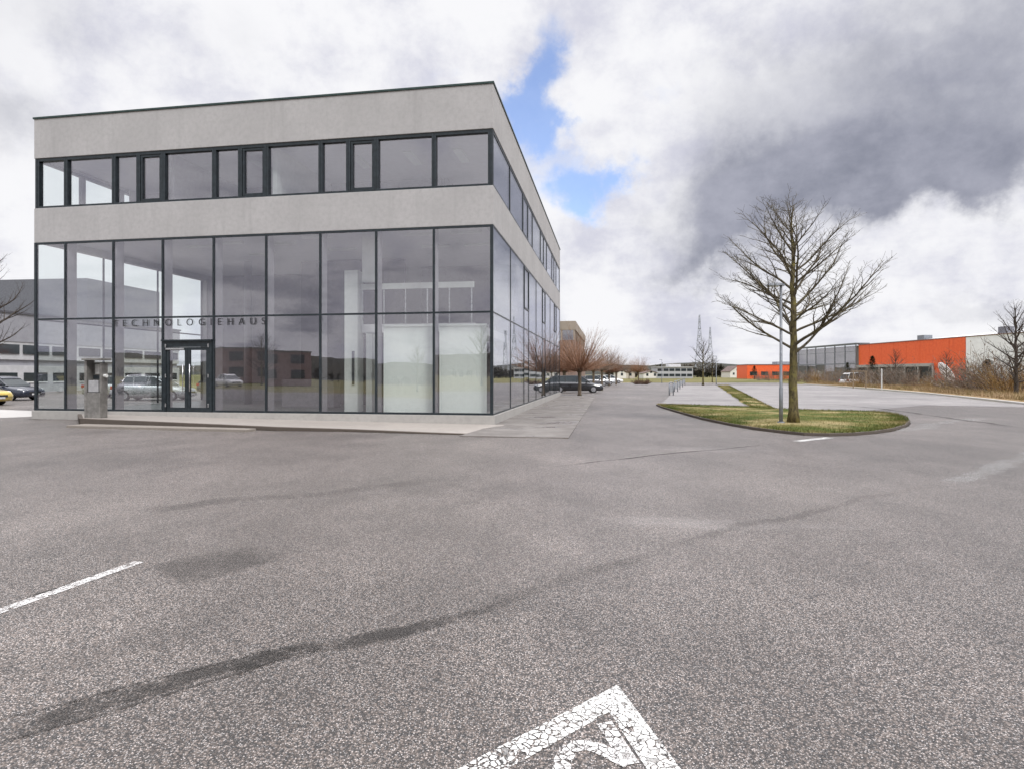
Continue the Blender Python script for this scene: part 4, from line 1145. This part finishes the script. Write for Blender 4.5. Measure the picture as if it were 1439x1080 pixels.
# the side behind the viewer, seen only mirrored in the glass front
bw = MB(); rb = random.Random(31)
wood(bw, rb, Vector((-300,-100,0)), Vector((60,-170,0)), 300, 6.0, 20); wood(bw, rb, Vector((60,-170,0)), Vector((240,-90,0)), 110, 6, 20)
hill('hillside', 230, 8.5, 3.5, 9, 'wooded rise mirrored in the glass front', math.radians(120), math.radians(260), 60)
tag(bw.build('back_wood', M_wood2, recalc=False), 'leafless wood mirrored in the glass front', 'wood', kind='stuff')
refl = [(-22,-34,1.1),(-35,-41,.95),(-8,-48,1.2),(-50,-28,1.0),(-29,-60,1.3)]
for i, (x, y, s_) in enumerate(refl):
    place(dup(far1), (x, y, -.05), i*1.3, s_, '%s of the five bare trees mirrored in the glass front' % ('right of centre','second from the left','rightmost','leftmost','middle one')[i], 'bare trees mirrored in the glass front')
rbld = thing('office_building', 'reddish block mirrored in the glass front right of the entrance', 'office building', (-58,-38,0), -.9)
MB().box(-6,6,-10,0,0,5.2).build('wall', simple('pink_render', (.30,.21,.20), .8), rbld); MB().box(-6.1,6.1,-10.1,.1,5.21,5.4).build('roof', M_roofm, rbld)
for i in range(3):
    for z in (1.0,3.4): MB().box(-5+i*4,-3+i*4,-.05,.06,z,z+1.4).build('window', M_cglass, rbld)
for i, (x, y, p, lab) in enumerate(((-47,-19,P_white,'white car parked across the yard and mirrored in the glass'), (-37,1.5,P_sil,'silver car parked across the yard and mirrored in the glass'), (-43,4.5,P_blue,'navy car parked across the yard and mirrored in the glass'))):
    car(lab, p, (x,y,0), (.4,1.0,1.2)[i], i == 1)

# ------------------------------------------------------------------ sky, sun, camera
SUN_EL, SUN_DIR = math.radians(46), Vector((.55,-.75,0)).normalized()
wd = bpy.data.worlds.new('World'); S.world = wd; wd.use_nodes = True
E.nt = wd.node_tree; E.nt.nodes.clear()
sk = E.nt.nodes.new('ShaderNodeTexSky'); sk.sky_type = 'NISHITA'; sk.sun_disc = False
sk.sun_elevation = SUN_EL; sk.sun_rotation = math.atan2(SUN_DIR.x, SUN_DIR.y)
v = coord('Generated'); X, Y_, Z = sep(v)
AZ0 = mth('ARCTAN2', X, Y_); EL0 = mth('ARCSINE', Z)
# cloud deck coordinates: direction projected on a flat layer, so clouds flatten to the horizon
zz = mth('MAXIMUM', Z, 0.0)+0.16
cmb = E.nt.nodes.new('ShaderNodeCombineXYZ'); put(cmb.inputs[0], X/zz); put(cmb.inputs[1], Y_/zz); put(cmb.inputs[2], 0.3)
deck = E(cmb.outputs[0])
wn = noise(v, 3.2, 7, .60, 0.0, True); wr, wg, wb = sep(wn)
wn2 = noise(v, 11, 6, .62, 0.0, True); vr, vg, vb = sep(wn2)
AZ = AZ0 + (wr-.5)*.34 + (vr-.5)*.10; EL = EL0 + (wg-.5)*.26 + (vg-.5)*.09
def gs(px, py, sx, sy, rot=0.0, k=1.0):
    ca = math.atan2((px-CX)/F, 1); ce = math.atan2((HY-py)/F, math.hypot((px-CX)/F, 1))
    dx = AZ-ca; dy = EL-ce; c_, s_ = math.cos(rot), math.sin(rot)
    a = (dx*c_+dy*s_)*(1/sx); b = (dy*c_-dx*s_)*(1/sy)
    return mth('EXPONENT', (a*a+b*b)*-1.0)*k
n_deck = noise(deck, 1.1, 8, .60, .3); n_fine = noise(deck, 3.4, 7, .62, .2); n_dir = noise(v, 4.5, 8, .6)
dark = gs(1110,285,.14,.070,.10,.88)+gs(1280,245,.14,.048,.10,.90)+gs(985,352,.095,.034,.15,.48)+gs(1290,120,.25,.13,.1,.42)+gs(1430,20,.2,.2,0,.42)+gs(10,175,.11,.05,0,.48)+gs(60,10,.30,.07,0,.34)+gs(955,230,.10,.10,.5,.26)+gs(1430,415,.12,.022,0,.40)+gs(1090,140,.12,.12,0,.22)
blue = gs(765,130,.050,.105,-.35,1.05)+gs(835,285,.055,.045,.2,.95)+gs(800,205,.045,.04,0,.65)+gs(625,95,.035,.03,0,.35)+gs(905,165,.03,.03,0,.30)+gs(775,280,.05,.03,0,.4)
bright = gs(1370,340,.17,.07,.1,1.1)+gs(870,385,.13,.05,0,.35)+gs(500,60,.3,.12,0,.3)+gs(930,230,.06,.08,0,.3)
front = ramp(Y_, -.05, .35)
n_puff = noise(scalev(v,(1,1,1.5)), 5.5, 10, .60)*.65 + noise(deck, 1.5, 8, .6)*.35
D = clamp01(dark*front*(n_dir*1.3+.25)*(ramp(n_puff,.30,.70)*.40+.78)+ramp(n_deck,.50,.74)*.16-bright*.30)
band = ramp(EL0, .015, .11, 1.0, 0.0)                  # stratus streaks low on the horizon
streak = ramp(noise(scalev(v, (2,2,26)), 1.6, 6, .6), .44, .62)
D = clamp01(D+band*streak*.25)
backd = ramp(Y_, -.02, -.30)
D = clamp01(D+backd*(.03+ramp(n_deck,.42,.60)*.42)*ramp(EL0, .62, .8, 1.0, 0.0))
n_sh = noise(vmath('ADD', v, scalev(wn, (.06,.06,.06))), 8.5, 10, .62)
wht = mixc(ramp(n_puff*.62+n_sh*.38+ramp(AZ0,-.7,.0,.04,.0),.39,.57), (.66,.665,.765), (.945,.945,.97))
dk_ = mixc(ramp(n_puff*.7+n_sh*.3,.38,.62), (.225,.240,.305), (.43,.44,.52))
cloud = mixc(ramp(D, 0.04, .88), wht, dk_)
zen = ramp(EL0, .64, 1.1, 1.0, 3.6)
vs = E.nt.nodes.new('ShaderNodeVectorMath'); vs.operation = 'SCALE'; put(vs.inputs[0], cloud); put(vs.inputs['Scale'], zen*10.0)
BL = clamp01(ramp(blue*(n_puff*1.3+n_sh*1.0-.20), .20, .80)*front*.85)
skyc = mixc(1.0, E(sk.outputs[0]), (1.95,2.05,2.45), 'MULTIPLY')
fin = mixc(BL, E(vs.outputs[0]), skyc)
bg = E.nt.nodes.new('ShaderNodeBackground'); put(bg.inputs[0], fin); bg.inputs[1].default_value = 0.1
wo = E.nt.nodes.new('ShaderNodeOutputWorld'); put(wo.inputs[0], E(bg.outputs[0]))
wd.cycles.sampling_method = 'MANUAL'; wd.cycles.sample_map_resolution = 512

sl = bpy.data.lights.new('sun', 'SUN'); sl.energy = 2.2; sl.angle = math.radians(14); sl.color = (1,.97,.93)
so = bpy.data.objects.new('sun', sl); C.objects.link(so)
dv = Vector((SUN_DIR.x*math.cos(SUN_EL), SUN_DIR.y*math.cos(SUN_EL), math.sin(SUN_EL)))
so.rotation_euler = dv.to_track_quat('Z', 'Y').to_euler(); so.location = dv*60

cam = bpy.data.cameras.new('camera'); cam.sensor_width = 36; cam.lens = F/1439*36
cam.shift_y = (HY-540)/1439; cam.clip_start = .05; cam.clip_end = 9000
co = bpy.data.objects.new('camera', cam); C.objects.link(co); co.location = (0,0,EYE); co.rotation_euler = (PI/2,0,0)
S.camera = co
S.view_settings.view_transform = 'Standard'; S.view_settings.look = 'None'; S.view_settings.exposure = 0; S.view_settings.gamma = 1
S.cycles.max_bounces = 10; S.cycles.transparent_max_bounces = 24; S.cycles.glossy_bounces = 5; S.cycles.caustics_reflective = False
